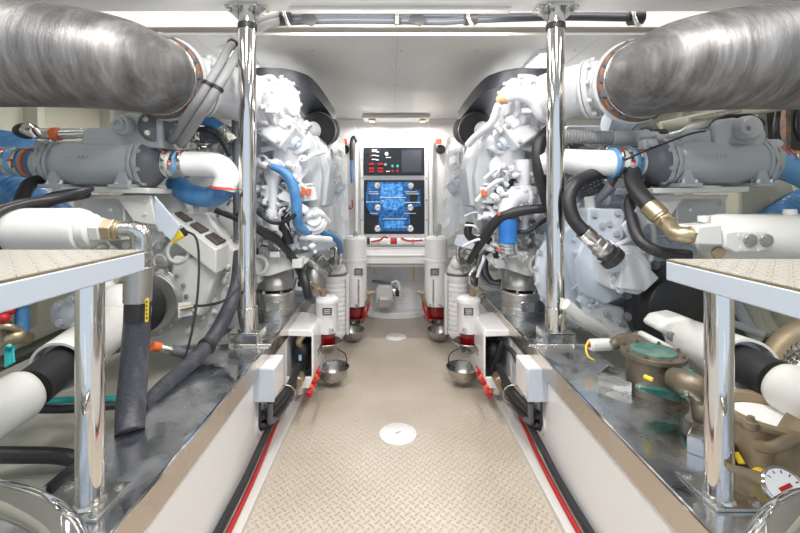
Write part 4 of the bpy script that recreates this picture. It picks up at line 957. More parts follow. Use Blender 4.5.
MB().lathe(P(717, 253, 1.26), (0, -1, 0), [(0, .02), (.01, .018)], n=20).build('brass_plug', 'bronze_light', q)
q = thing('junction_plate', 'cream hull plate with round cap between right cooler and right edge', 'plate', P(765, 215, 1.95))
MB().prism([(742, 188), (790, 180), (800, 214), (742, 214)], 2.0, .02).build('plate', 'cream', q); MB().lathe(P(776, 202, 2.0), (0, -1, 0), [(0, .035), (.015, .03)], n=24).build('cap', 'cream', q, bevel=.002)

# bronze sea strainers and fittings outboard of the right girder
def strainer(c, r, h, label, lid, body='bronze', open_=False):
    q = thing('sea_strainer', label, 'strainer', c - V((0, 0, h)))
    if open_:
        MB().lathe(c - V((0, 0, h)), (0, 0, 1), [(0, r * .55), (.02, r * .62), (h * .35, r * .86), (h * .6, r * .92), (h * .9, r * .96), (h - .012, r * 1.02), (h - .012, r * 1.14), (h, r * 1.14), (h, r * .92), (h - .03, r * .88), (h - .03, .001)], n=48).build('body', body, q, bevel=.001)
        MB().cyl(c - V((0, 0, .028)), c - V((0, 0, .022)), r * .86, n=40).build('inner_dial', 'panel_white', q)
        for k in range(4):
            a = .5 + k * PI / 2; p_ = c + V((math.cos(a), math.sin(a), 0)) * r * 1.18; MB().cyl(p_ - V((0, 0, .014)), p_ + V((0, 0, .004)), r * .14, n=16).build('lid_lug', body, q, bevel=.002)
            MB().bolt(p_ + V((0, 0, .004)), (0, 0, 1), .007, .01).build('lid_bolt', 'bronze_light', q)
    else:
        MB().lathe(c - V((0, 0, h)), (0, 0, 1), [(0, r * 1.0), (h * .5, r * 1.0), (h * .52, r * 1.16), (h * .56, r * 1.16), (h * .58, r * .92), (h * .93, r * .92), (h * .94, r * 1.1), (h * .985, r * 1.12), (h * .985, r * .85)], n=44).build('body', body, q, bevel=.001)
        MB().lathe(c - V((0, 0, .012)), (0, 0, 1), [(0, r * .8), (.013, r * .78), (.0135, 0)], n=44).build('lid', lid, q)
        bolts(circle(c, (0, 0, 1), r * 1.0, 8), (0, 0, 1), q, r=.004, h=.006, m='bronze')
    return q
q = strainer(P(653, 350, 1.26), .080, .33, 'bronze sea strainer with green patinated lid beside the right girder', 'verdigris')
MB().tube([P(674, 378, 1.16), P(686, 383, 1.12), P(697, 388, 1.10), P(705, 400, 1.1), P(708, 420, 1.1)], [.03, .036, .034, .036, .036], n=22).build('outlet_elbow', 'bronze', q)
MB().torus(P(686, 383, 1.12), (1, -.4, -.4), .035, .006).build('green_seal', 'verdigris', q)
m = MB(); m.prism([(640, 386), (672, 391), (684, 399), (680, 403), (650, 395), (638, 390)], 1.145, .02); m.build('green_clamp', 'verdigris', q, bevel=.004)
MB().beam(P(644, 376, 1.14), P(653, 380, 1.12), .011, .010).build('yellow_tag', 'yellow', q, bevel=.002)
q = strainer(P(772, 410, .93), .092, .17, 'large open brown bronze strainer with white dial inside, lower right', 'verdigris', 'bronze_light', True)
MB().tube([P(798, 470, .86), P(806, 446, .86), P(816, 430, .86)], .05, n=24).build('side_port', 'bronze_light', q)
MB().tube([P(757, 446, .87), P(775, 447, .83), P(797, 436, .84)], .012, n=12).build('cast_rib', 'bronze_light', q)
q = thing('pressure_sensor', 'chrome cylinder sensor with yellow wires and red printed end on the right girder', 'sensor', P(600, 350, 1.5))
MB().lathe(P(590, 345, 1.47), (1, .1, 0), [(0, .018), (.004, .022), (.075, .022), (.078, .014), (.10, .014), (.102, .018), (.12, .018)], n=28).build('body', 'gear_white', q, bevel=.001)
MB().lathe(P(590, 345, 1.469), (-1, -.1, 0), [(0, .017), (.003, .017)], n=24).build('end_label', 'panel_white', q)
MB().cyl(P(588.8, 345, 1.468), P(588.4, 345, 1.467), .009, n=12).build('label_mark', 'red', q)
MB().tube([P(589, 341, 1.46), P(586, 347, 1.44), P(588, 356, 1.42), P(594, 360, 1.42)], .0035, n=8).build('wire', 'yellow', q)
q = thing('inlet_valve', 'bronze valve between the chrome sensor and the bronze strainer', 'valve', P(632, 348, 1.42))
MB().tube([P(612, 346, 1.46), P(622, 341, 1.45), P(636, 343, 1.4), P(650, 352, 1.32)], [.018, .026, .03, .026], n=18).build('body', 'bronze', q)
MB().tube([P(622, 338, 1.48), P(634, 336, 1.46), P(648, 338, 1.42)], .012, n=12).build('branch', 'bronze_light', q)
# square open brackets on the girder
def cup(x, y, d, label, r=.07):
    c = P(x, y, d); c.z = .4405; q = thing('angle_bracket', label, 'bracket', c)
    MB().box(c + V((0, 0, .002)), (r * 1.35, r * 1.35, .004), (0, 0, PI / 4)).build('base', 'steel', q)
    for k in (0, 1):
        a = PI / 4 + k * PI / 2; dirv = V((math.cos(a), math.sin(a), 0))
        for sg in (-1, 1):
            MB().box(c + dirv * sg * r * .66 + V((0, 0, .021)), (.003, r * 1.35, .038), (0, 0, a)).build('side_plate', 'chrome', q)
    return q
cup(619, 388, 1.30, 'square open steel bracket on the right girder beside the bronze strainer')
cup(712, 452, .96, 'square open steel bracket behind the right chrome leg', .062)
q = thing('pressure_gauge', 'round white dial gauge with red needle at the lower right', 'gauge', P(786, 500, .74))
g = P(784, 487, .74); ga = V((-.25, -.75, .6)).normalized()
MB().lathe(g - ga * .02, ga, [(0, .03), (.018, .033), (.022, .033), (.024, .030), (.021, .029)], n=40, caps=True).build('case', 'chrome', q)
MB().lathe(g + ga * .0022, ga, [(0, .0285), (.001, .0285)], n=36).build('dial', 'panel_white', q)
u, w_ = frame(ga); m = MB()
for k in range(10):
    a = 2 * PI * k / 12; r_ = (u * math.cos(a) + w_ * math.sin(a)); m.beam(g + ga * .004 + r_ * .021, g + ga * .004 + r_ * .026, .0015, .001, up=ga)
m.build('dial_mark', 'ink', q)
MB().beam(g + ga * .005 - V((.010, 0, .006)), g + ga * .005 + V((.011, 0, .004)), .006, .001, up=ga).build('needle', 'red', q)
MB().tube([g + V((-.02, .02, 0)), g + V((-.045, .03, .006)), g + V((-.07, .04, .01))], [.012, .009, .007], n=12).build('brass_stem', 'bronze_light', q)
q = thing('lever_valve', 'yellow lever handle pointing at the round gauge, lower right', 'handle', P(758, 478, .85))
m = MB(); m.tube([P(752, 475, .86), P(760, 473, .85), P(768, 477, .84), P(774, 476, .84)], [.008, .011, .009, .006], n=12); m.build('grip', 'yellow', q)
MB().beam(P(735, 452, .92), P(742, 464, .9), .014, .006).build('tip', 'yellow', q, bevel=.002)
hose('rubber_hose', 'black hose lying behind the yellow lever at lower right', 'hose', [P(738, 448, 1.0), P(760, 458, .97), P(785, 470, .95), P(820, 482, .93)], .017)
# hull frames, blade-like pipes seen behind the right leg
for k, (x, y) in enumerate(((744, 318), (754, 314), (762, 312))):
    tag(MB().cyl(P(x - 12, y - 22, 1.7), P(x + 12, y + 22, 1.55), .022, n=18).build('hull_pipe', 'cream' if k else 'cooler_grey'), ['lowest', 'middle', 'uppermost'][k] + ' of three slanting pipes behind the right chrome leg', 'pipe')
q = thing('bronze_coupling', 'curved bronze pipe with chrome clamp at the right edge above the gaiter', 'pipe', P(790, 370, 1.25))
MB().tube([P(770, 372, 1.3), P(776, 355, 1.3), P(790, 338, 1.3), P(815, 326, 1.3)], .036, n=24).build('bend', 'bronze_light', q)
MB().tube([P(780, 386, 1.2), P(784, 370, 1.2), P(795, 352, 1.2), P(812, 344, 1.2)], .014, n=14, corr=.2, res=8).build('clamp_chain', 'chrome', q)
MB().tube([P(792, 392, 1.18), P(795, 375, 1.18), P(806, 360, 1.18)], .016, n=14).build('steel_pipe', 'steel', q)
hose('teal_pipe', 'short teal cable behind the right chrome leg', 'cable', [P(690, 306, 1.75), P(712, 305, 1.75), P(735, 303, 1.75), P(760, 296, 1.75)], .010, 'teal')
q = thing('channel_beam', 'dark beam slanting down behind the right chrome leg', 'beam', P(740, 330, 1.7))
MB().beam(P(705, 305, 1.75), P(800, 352, 1.5), .10, .014).build('top_flange', 'bronze', q)
MB().beam(P(705, 318, 1.76), P(800, 366, 1.51), .02, .08).build('web', 'olive', q)
MB().tube([P(706, 310, 1.62), P(730, 322, 1.58), P(765, 335, 1.5)], .014).build('pipe', 'cooler_grey', q)
q = thing('dark_locker', 'black electrical rack with rusty upright behind the right oil cooler', 'rack', P(775, 180, 2.0))
MB().prism([(766, 104), (830, 98), (830, 180), (770, 172)], 2.03, .05).build('back_panel', 'void', q)
MB().prism([(786, 104), (791, 104), (791, 152), (786, 152)], 1.95, .03).build('upright', 'rust', q)
MB().tube([P(778, 112, 1.96), P(776, 130, 1.95), P(780, 146, 1.96)], .012).tube([P(797, 108, 1.96), P(796, 128, 1.95), P(800, 140, 1.96)], .01).build('cable', 'rubber', q)
q = thing('hull_pipe', 'pale slanting pipe seen between right exhaust pipe and right oil cooler', 'pipe', P(720, 115, 1.95))
MB().tube([P(660, 128, 2.0), P(720, 115, 1.95), P(790, 103, 1.9)], .03).build('pipe', 'cream', q)
MB().tube([P(690, 120, 1.88), P(740, 110, 1.86)], .012).build('thin_pipe', 'steel', q)
q = thing('engine_breather', 'ribbed grey filter body under the right exhaust flange', 'filter', P(640, 130, 1.95))
MB().lathe(P(606, 122, 1.95), (1, 0, -.1), [(i * .012, .055 + (.004 if i % 2 else -.004)) for i in range(14)], n=32).build('body', 'engine_bluish', q)
MB().torus(P(645, 137, 1.9), (.1, 1, .1), .055, .018).build('hose_loop', 'conduit_grey', q)
# ================================================================== WALKWAY SIDE EQUIPMENT AND FAR BULKHEAD
def bowl(c, r, h, label, grp=None, cat='bowl'):
    """thin steel basin, c = centre of the rim"""
    m = MB(); m.lathe(c - V((0, 0, h)), (0, 0, 1), [(0, .001), (0, r * .42), (h * .12, r * .62), (h * .45, r * .86), (h * .97, r * .97), (h, r * 1.04), (h + .003, r * 1.03), (h * .98, r * .94), (h * .46, r * .83), (h * .14, r * .59), (.004, r * .4), (.004, .001)], n=44, caps=False)
    return tag(m.build('steel_bowl', 'bowl_steel', origin=c - V((0, 0, h))), label, cat, grp)
def label_plate(parent, c, w_, h_, rot=0):
    o = MB().box(c, (w_, .003, h_), (0, 0, rot)).build('label', 'grey_label', parent)
    m = MB()
    for k in range(3): m.box(c + V((0, -.0022, h_ * (.25 - .25 * k))), (w_ * .7, .001, h_ * .09), (0, 0, rot))
    m.build('label_print', 'mark_white', o); MB().box(c + V((0, -.0005, 0)), (w_ * 1.12, .002, h_ * 1.2), (0, 0, rot)).build('label_edge', 'panel_white', o)
for s, side in ((-1, 'left'), (1, 'right')):
    def X(x, y, z): return V((s * x, y, z))
    # tall far fuel filter
    c = X(.306, 3.04, .12)
    q = thing('fuel_filter', 'tall white fuel filter with red bowl, furthest along the %s side of the walkway' % side, 'fuel filter', c)
    MB().lathe(c, (0, 0, 1), [(0, .055), (.012, .066), (.05, .074), (.12, .076), (.125, .07)], n=40).build('red_bowl', 'red_bowl', q)
    MB().lathe(c, (0, 0, 1), [(.122, .09), (.14, .092), (.142, .086), (.45, .086), (.452, .091), (.47, .091), (.472, .086), (.62, .086), (.64, .07)], n=44).build('housing', 'panel_white', q, bevel=.001)
    MB().lathe(c, (0, 0, 1), [(.636, .02), (.66, .02), (.662, .012), (.675, .012)], n=12).build('vent_plug', 'steel', q)
    MB().tube([c + V((-s * .03, -.085, .13)), c + V((-s * .03, -.09, .20)), c + V((-s * .03, -.09, .33))], .006, n=8).tube([c + V((s * .075, -.06, .14)), c + V((s * .075, -.06, .34))], .008, n=8, straight=True).build('tie_rod', 'steel', q)
    bolts(circle(c + V((0, 0, .145)), (0, 0, 1), .095, 8, .2), (0, 0, -1), q, r=.009, h=.02, m='steel')
    MB().tube([c + V((-s * .07, -.04, .12)), c + V((-s * .10, -.06, .17)), c + V((-s * .115, -.07, .22))], .014).cyl(c + V((-s * .09, -.07, .22)), c + V((-s * .15, -.07, .23)), .013, n=8).build('drain_valve', 'bronze_light', q)
    MB().tube([c + V((-s * .105, -.05, .20)), c + V((-s * .10, -.05, .12)), c + V((-s * .07, -.07, .04)), c + V((-s * .05, -.05, .0))], .010).build('drain_hose', 'red', q)
    MB().span(c + V((s * .05, -.02, .3)), c + V((s * .24, .05, .36))).span(c + V((s * .05, -.02, .48)), c + V((s * .24, .05, .53))).build('bracket', 'gear_white', q, bevel=.004)
    label_plate(q, c + V((-s * .0 - (.02 if s > 0 else -.03), -.089, .385)), .062, .05)
    m = MB(); m.lathe(c + V((0, 0, -.018)), (0, 0, 1), [(0, .05), (.03, .088), (.05, .10), (.052, .098), (.032, .084), (.004, .046)], n=40); tag(m.build('drip_pan', 'bowl_steel'), 'shallow steel drip pan under the red bowl of the far %s fuel filter' % side, 'drip pan')
    bowl(X(.320, 2.93, .088), .088, .075, 'steel bowl on the floor below the far %s fuel filter' % side)
    # middle ribbed filter with head casting
    c = X(.395, 2.56, .16)
    q = thing('fuel_filter', 'ribbed white fuel filter with cast head, middle of three on the %s side' % side, 'fuel filter', c)
    MB().lathe(c, (0, 0, 1), [(0, .05), (.02, .066)] + [v for k in range(11) for v in ((.03 + k * .03, .071), (.045 + k * .03, .071), (.048 + k * .03, .067), (.057 + k * .03, .067))] + [(.37, .075), (.40, .075), (.405, .07)], n=40).build('canister', 'panel_white', q)
    MB().lathe(c, (0, 0, 1), [(.40, .078), (.41, .078), (.412, .074)], n=40).build('seal_ring', 'dark_grey_paint', q)
    m = MB(); m.lathe(c, (0, 0, 1), [(.412, .073), (.44, .07), (.49, .045), (.52, .03)], n=32); m.box(c + V((s * .03, 0, .47)), (.13, .08, .06)); m.sphere(c + V((-s * .02, -.05, .47)), .035); m.build('filter_head', 'gear_white', q, bevel=.005)
    m = MB(); m.cyl(c + V((s * .0, -.06, .49)), c + V((s * .01, -.09, .50)), .022, n=18); m.torus(c + V((s * .03, -.075, .45)), (.2, 1, .2), .025, .008); m.build('head_valve', 'cast_steel', q)
    MB().tube([c + V((-s * .01, -.06, .5)), c + V((-s * .015, -.06, .55)), c + V((s * .0, -.05, .60))], .014).tube([c + V((s * .05, -.05, .5)), c + V((s * .07, -.06, .53)), c + V((s * .10, -.07, .50))], .012).build('pipe_fitting', 'steel', q)
    MB().span(c + V((-s * .072, -.02, .02)), c + V((-s * .09, .03, .40))).build('side_rail', 'gear_white', q, bevel=.003)
    MB().span(c + V((s * .04, -.02, .33)), c + V((s * .175, .05, .38))).build('bracket', 'gear_white', q, bevel=.003)
    # near small filter with red bowl
    c = X(.398, 2.25, .215)
    q = thing('fuel_filter', 'short white fuel filter with red bowl, nearest of three on the %s side' % side, 'fuel filter', c)
    MB().lathe(c, (0, 0, 1), [(0, .038), (.01, .046), (.09, .05), (.095, .045)], n=36).build('red_bowl', 'red_bowl', q)
    MB().lathe(c, (0, 0, 1), [(.085, .058), (.10, .061), (.25, .063), (.255, .067), (.27, .067), (.275, .06), (.285, .045)], n=40).build('housing', 'panel_white', q, bevel=.001)
    MB().cyl(c + V((s * .02, -.01, .28)), c + V((s * .02, -.01, .33)), .016, n=8).tube([c + V((s * .02, -.01, .31)), c + V((s * .05, -.02, .33)), c + V((s * .08, -.02, .31))], .012).build('top_fitting', 'bronze_light', q)
    MB().lathe(c + V((-s * .03, -.05, .11)), (-s * .4, -1, 0), [(0, .014), (.02, .012), (.022, .006)], n=14).build('drain_plug', 'steel', q)
    label_plate(q, c + V((s * -.012, -.066, .215)), .052, .042)
    MB().span(c + V((s * .04, -.02, .12)), c + V((s * .17, .05, .17))).build('bracket', 'gear_white', q, bevel=.003)
    m = MB(); m.lathe(c + V((0, 0, -.030)), (0, 0, 1), [(0, .035), (.03, .068), (.062, .084), (.064, .082), (.032, .064), (.004, .03)], n=40); tag(m.build('drip_pan', 'bowl_steel'), 'steel drip pan under the red bowl of the nearest %s fuel filter' % side, 'drip pan')
    m = MB(); m.tube([c + V((-s * .05, 0, -.01)), c + V((-s * .10, .02, -.05)), c + V((-s * .105, .03, -.11)), c + V((-s * .07, .02, -.13))], .003, n=8); tag(m.build('bowl_handle', 'rubber'), 'thin black wire hanging beside the nearest %s fuel filter' % side, 'wire')
    bowl(X(.362, 2.24, .105), .088, .082, 'steel bowl on the floor below the nearest %s fuel filter' % side)
    # valve enclosure on the girder face
    c = X(.485, 2.0, .105)
    q = thing('valve_box', 'white open-fronted box holding a black valve on the face of the %s girder' % side, 'valve box', c)
    x0, x1, y0, y1, z0, z1 = .568, .422, 1.985, 2.30, .105, .395
    MB().poly([X(x0, y0, z1), X(x1 + .012, y0, z1), X(x1, y0, z1 - .02), X(x1, y0, z1 - .035), X(x0, y0, z1 - .03)], (0, y1 - y0, 0)).build('top_cover', 'panel_white', q, bevel=.004)
    m = MB(); m.span(X(x1 + .010, y0, z0), X(x1, y1, z1 - .03)); m.build('side_plate', 'panel_white', q, bevel=.002)
    MB().span(X(x0, y0, z0), X(x0 - .012, y0 + .2, z1 - .03)).build('hinge_plate', 'panel_white', q, bevel=.002)
    MB().span(X(x0 - .012, y0, z0), X(x1 + .01, y0 + .012, z0 + .055)).build('front_lip', 'panel_white', q, bevel=.002)
    MB().span(X(x0, y1 - .03, z0), X(x1 + .01, y1 - .02, z1 - .03)).build('back_plate', 'dark_grey_paint', q)
    MB().span(X(x0 - .012, y0 + .012, z0 + .0), X(x1 + .01, y1 - .03, z0 + .006)).build('floor_plate', 'panel_white', q)
    MB().cyl(X(.495, y0 - .004, z0 + .028), X(.495, y0 + .001, z0 + .028), .009, n=12).build('lip_bolt', 'rust', q)
    m = MB(); cc = X(.495, 2.07, .26); m.sphere(cc, .05, (.9, .9, 1.1)); m.cyl(cc + V((0, 0, -.09)), cc + V((0, 0, .05)), .035, n=24); m.box(cc + V((-s * .02, .03, -.02)), (.07, .06, .12)); m.build('valve_body', 'black_plastic', q, bevel=.003)
    if s < 0:
        MB().tube([cc + V((0, -.02, .03)), cc + V((-.01, -.04, .06)), cc + V((.01, -.03, .09))], .017, n=14).build('copper_fitting', 'brass', q)
    else:
        MB().beam(cc + V((.03, -.06, .07)), cc + V((-.02, -.05, -.08)), .03, .02, up=(0, 1, 0)).build('valve_lever', 'black_plastic', q, bevel=.006)
    MB().cyl(cc + V((0, -.03, -.12)), cc + V((0, -.03, -.085)), .016, n=8).build('brass_stem', 'bronze', q)
    MB().box(cc + V((0, -.055, -.015)), (.016, .004, .03)).build('blue_tag', 'blue_light', q)
    MB().box(cc + V((0, -.0572, -.015)), (.005, .002, .018)).build('tag_mark', 'mark_white', q)
    MB().lathe(X(.50, 2.02, z0 - .04), (0, 0, 1), [(0, .022), (.04, .022)], n=20).build('outlet_pipe', 'steel', q)
    m = MB(); m.span(X(x1 - .0006, 2.10, .24), X(x1 - .002, 2.2, .25)); m.span(X(x1 - .0006, 2.10, .22), X(x1 - .002, 2.2, .225)); m.build('side_mark', 'ink', q)
    if s > 0: MB().tube([X(.53, 1.98, .33), X(.53, 1.95, .325), X(.545, 1.90, .31), X(.56, 1.86, .27)], .012).build('cable_entry', 'rubber', q)
    q = thing('red_valve_chain', 'row of red plastic valve caps along the lower edge of the %s valve box' % side, 'valve caps', X(.42, 2.0, .06))
    for k in range(5):
        p_ = X(.405, 1.80 + k * .055, .165); MB().sphere(p_, .015, (1, .9, .9), 14).cyl(p_, p_ + V((0, -.01, .018)), .009, n=12).build('cap', 'red_clamp' if k % 2 else 'red', q)
    MB().tube([X(.412, 1.78, .165), X(.412, 2.10, .165)], .005, n=10, straight=True).build('red_hose', 'red', q)
    # junction box and its cables
    q = thing('junction_box', 'plain white junction box with black cable on the face of the %s girder' % side, 'junction box', X(.53, 1.56, .26))
    MB().span(X(.572, 1.56, .262), X(.492, 1.70, .385)).build('case', 'panel_white', q, bevel=.004)
    MB().span(X(.5715, 1.548, .258), X(.490, 1.5595, .389)).build('lid', 'bluish_white', q, bevel=.004)
    MB().lathe(X(.525, 1.61, .262), (0, 0, -1), [(0, .019), (.02, .019), (.022, .014), (.035, .014)], n=12).build('cable_gland', 'black_plastic', q)
    MB().tube([X(.525, 1.61, .23), X(.525, 1.61, .18), X(.53, 1.63, .14), X(.52, 1.72, .12), X(.505, 1.84, .12)], .012).build('cable', 'dark_grey_paint', q)
    MB().tube([X(.556, 1.58, .262), X(.556, 1.58, .15)], .005, n=8, straight=True).build('thin_cable', 'rubber', q)
    MB().span(X(.5685, 1.72, .20), X(.558, 1.93, .40)).build('side_panel', 'panel_white', q)
    # small pipes and hoses between filters and engine
    rn = random.Random(40 + s)
    q = thing('fuel_pipework', 'cluster of small hoses and metal fittings between fuel filters and %s engine' % side, 'pipework', X(.52, 2.5, .45))
    for k in range(12):
        y = 2.25 + k * .07; z = rn.uniform(.5, .82); x = rn.uniform(.46, .54)
        p0 = X(x, y, z); p1 = X(x - rn.uniform(-.03, .07), y + rn.uniform(-.05, .08), z + rn.uniform(-.14, .12)); p2 = X(rn.uniform(.5, .6), y + .05, z + rn.uniform(-.1, .25))
        MB().tube([p0, p1, p2], rn.choice([.006, .009, .012, .016]), n=10).build('pipe', rn.choice(['rubber', 'steel', 'engine_white', 'bronze_light', 'rubber', 'cast_steel', 'engine_white']), q)
        MB().lathe(p0, p0 - p1, [(0, .014), (.02, .014), (.022, .02), (.045, .02)], n=8).build('fitting', rn.choice(['steel', 'bronze_light', 'cast_steel', 'red', 'black_plastic', 'engine_white']), q)
        if k % 3 == 0: MB().box(p2, (.05, .07, .06), (0, .2, .3)).build('block', rn.choice(['engine_white', 'cast_steel', 'panel_white']), q, bevel=.004)
    # red cap and black knob on the bulkhead
    q = thing('shutoff_knob', 'black round knob with red tag at upper %s of the far bulkhead' % side, 'knob', P(345 if s < 0 else 440, 150, 3.6))
    k = P(345 if s < 0 else 440, 150, 3.64); 
    MB().lathe(k, (0, -1, 0), [(0, .02), (.03, .02), (.032, .042), (.055, .042), (.06, .03)], n=24).build('knob', 'black_plastic', q); MB().prism([(x + (0 if s < 0 else 95), y) for x, y in ((340.5, 139), (346.5, 138.5), (347, 143.5), (341, 144))], 3.56, .03).build('red_tag', 'red_clamp', q, bevel=.002)

# blue hose on the left engine
hose('coolant_hose', 'blue hose snaking down the near end of the left engine to the filters', 'hose',
     [P(268, 166, 1.86), P(276, 168, 1.85), P(286, 174, 1.85), P(293, 186, 1.86), P(296, 200, 1.87), P(297, 214, 1.88), P(299, 226, 1.92), P(308, 232, 1.98), P(320, 232, 2.08), P(332, 236, 2.2), P(339, 243, 2.32), P(341, 252, 2.42)], [.013, .017, .022, .025, .026, .025, .022, .019, .018, .018, .018, .018], 'blue_hose', n=18)
q = thing('hose_fitting', 'white angled fitting where the blue hose starts near the left post', 'fitting', P(262, 166, 1.86))
MB().tube([P(270, 167, 1.86), P(264, 165, 1.86), P(260, 164, 1.87), P(258, 160, 1.9)], [.017, .016, .014, .014]).build('body', 'engine_white', q); MB().cyl(P(268, 166, 1.86), P(272, 167.3, 1.86), .021, n=6).build('hex_nut', 'steel', q)
q = thing('hose_fitting', 'steel fitting joining the blue hose to the middle left filter', 'fitting', P(341, 262, 2.45))
MB().lathe(P(341, 251, 2.42), (-.05, .1, -1), [(0, .021), (.03, .021), (.032, .015), (.05, .015), (.052, .02), (.08, .02)], n=10).build('body', 'steel', q)
q = thing('relay_connector', 'pair of orange connectors on a white block on the left engine end', 'connector', P(306, 192, 1.92))
for x in (302, 308.5): MB().box(P(x, 192, 1.92), (.022, .02, .036), (0, .2, 0)).build('orange_plug', 'orange', q, bevel=.005)
MB().prism([(298, 186), (314, 187), (317, 200), (300, 202)], 1.94, .05).build('block', 'engine_white', q, bevel=.005)
q = thing('relay_connector', 'single orange connector on a white block on the right engine end', 'connector', P(484, 192, 1.95))
MB().box(P(484, 193, 1.93), (.026, .02, .036), (0, -.1, 0)).build('orange_plug', 'orange', q, bevel=.005)
MB().prism([(480, 187), (497, 188), (496, 204), (482, 203)], 1.95, .05).build('block', 'engine_white', q, bevel=.006)
MB().tube([P(495, 192, 1.93), P(500, 190, 1.92), P(504, 193, 1.92)], .012).build('black_elbow', 'rubber', q)
q = thing('coolant_pump', 'white round pump body with ribbed cover above the left cable tray', 'pump', P(320, 225, 2.0))
MB().lathe(P(313, 222, 2.03), (.25, -1, .3), [(0, .07), (.03, .07), (.035, .058), (.05, .058), (.055, .04), (.075, .036)], n=32).torus(P(313, 222, 2.0), (.25, -1, .3), .05, .008).build('body', 'engine_white', q, bevel=.002)
MB().tube([P(298, 226, 1.98), P(308, 216, 1.95), P(320, 214, 1.98), P(328, 222, 2.05)], .016).tube([P(300, 236, 1.97), P(315, 238, 2.0), P(330, 240, 2.1)], .018).build('pipe', 'engine_white', q)
hose('cable', 'thin black cable sagging from the left post to the blue hose', 'cable', [P(250, 205, 1.9), P(262, 216, 1.88), P(274, 223, 1.87), P(286, 221, 1.86), P(296, 214, 1.855)], .009)
hose('rubber_hose', 'upper of two black hoses dropping behind left post to the engine foot', 'hose', [P(238, 212, 1.82), P(256, 226, 1.86), P(274, 236, 1.92), P(288, 250, 1.98), P(300, 266, 2.0)], .014)
hose('rubber_hose', 'lower of two black hoses dropping behind left post to the engine foot', 'hose', [P(215, 210, 1.80), P(240, 220, 1.83), P(262, 233, 1.88), P(280, 244, 1.95), P(294, 262, 2.0), P(305, 285, 2.08)], .014)
hose('cable_loom', 'upright black cable loom beside the white funnel on the left engine', 'cable loom', [P(290, 198, 1.99), P(286, 212, 1.97), P(285, 228, 1.96), P(289, 244, 1.97)], .026, 'black_plastic', n=14)
hose('rubber_hose', 'black hose hanging beside the left engine mount to the girder', 'hose', [P(300, 268, 2.05), P(305, 280, 2.0), P(308, 295, 2.0), P(312, 300, 2.1)], .022, 'rubber')
q = thing('tee_fitting', 'steel tee and cone fitting beside the left engine mount', 'fitting', P(316, 280, 2.35))
MB().lathe(P(312, 268, 2.3), (.1, .1, -1), [(0, .03), (.05, .06), (.12, .055), (.13, .03)], n=24).tube([P(308, 262, 2.3), P(318, 270, 2.3), P(326, 275, 2.35)], .02).build('body', 'cast_steel', q)

# grey conduits rising from the left cooler to the overhead cables
for k, (o, lab) in enumerate((((0, 0), 'left'), ((9, 4), 'right'))):
    hose('conduit', '%s of two grey ribbed conduits rising from the left cooler to the ceiling' % lab, 'conduit',
         [P(172 + o[0], 140 + o[1], 1.66), P(184 + o[0], 122 + o[1], 1.56), P(200 + o[0], 98 + o[1], 1.49), P(217 + o[0], 70 + o[1], 1.52), P(228 + o[0], 50 + o[1], 1.68), P(243 + o[0] * .8, 34 + o[1], 1.775), P(260 + o[0] * .5, 22 + o[1], 1.8), P(280, 16 + k * 5, 1.82)], [.021, .019, .0175, .0175, .0175, .0185, .0195, .0195], 'conduit_grey', n=18, clips=(.35, .62))
hose('coolant_hose', 'dark blue hose arching behind the left oil cooler to the left post', 'hose', [P(165, 126, 1.78), P(185, 121, 1.80), P(205, 120, 1.80), P(220, 128, 1.8), P(228, 138, 1.8)], .026, 'blue_hose', fit='steel', n=20, fl=.05)
hose('rubber_hose', 'black hose arching under the dark blue hose beside the left post', 'hose', [P(168, 134, 1.77), P(190, 130, 1.77), P(208, 130, 1.77), P(220, 138, 1.77), P(230, 156, 1.78)], .012)
hose('rubber_hose', 'black hose running straight down behind the left edge of the left post', 'hose', [P(237, 60, 1.84), P(236, 100, 1.84), P(237, 160, 1.84), P(238, 240, 1.84)], .020, 'dark_grey_paint')
q = thing('actuator', 'grey cluster of small valves and fittings behind the left cooler end', 'valve', P(205, 150, 1.8))
m = MB(); greeble(m, 170, 238, 128, 152, 1.84, 1.9, 40, 91, (.015, .05)); greeble(m, 165, 230, 205, 216, 1.84, 1.9, 16, 92, (.012, .04)); m.build('fittings', 'cast_steel', q, bevel=.002)['kind'] = 'stuff'
MB().lathe(P(212, 142, 1.86), (0, 0, 1), [(0, .05), (.02, .055), (.06, .05), (.07, .03)], n=24).build('diaphragm', 'dark_grey_paint', q); MB().cyl(P(190, 138, 1.84), P(191, 130, 1.84), .02).build('copper_cap', 'brass', q)
q = thing('valve_cluster', 'dark cluster of small valves and plugs above the right white hose', 'valve', P(600, 150, 1.9))
m = MB(); greeble(m, 562, 612, 142, 156, 1.84, 1.9, 34, 95, (.012, .045)); greeble(m, 566, 640, 172, 190, 1.86, 1.92, 24, 96, (.012, .04)); m.build('fittings', 'cast_steel', q, bevel=.002)['kind'] = 'stuff'
MB().box(P(576, 147, 1.86), (.05, .05, .04), (.2, .3, .1)).build('block', 'bronze', q, bevel=.003)

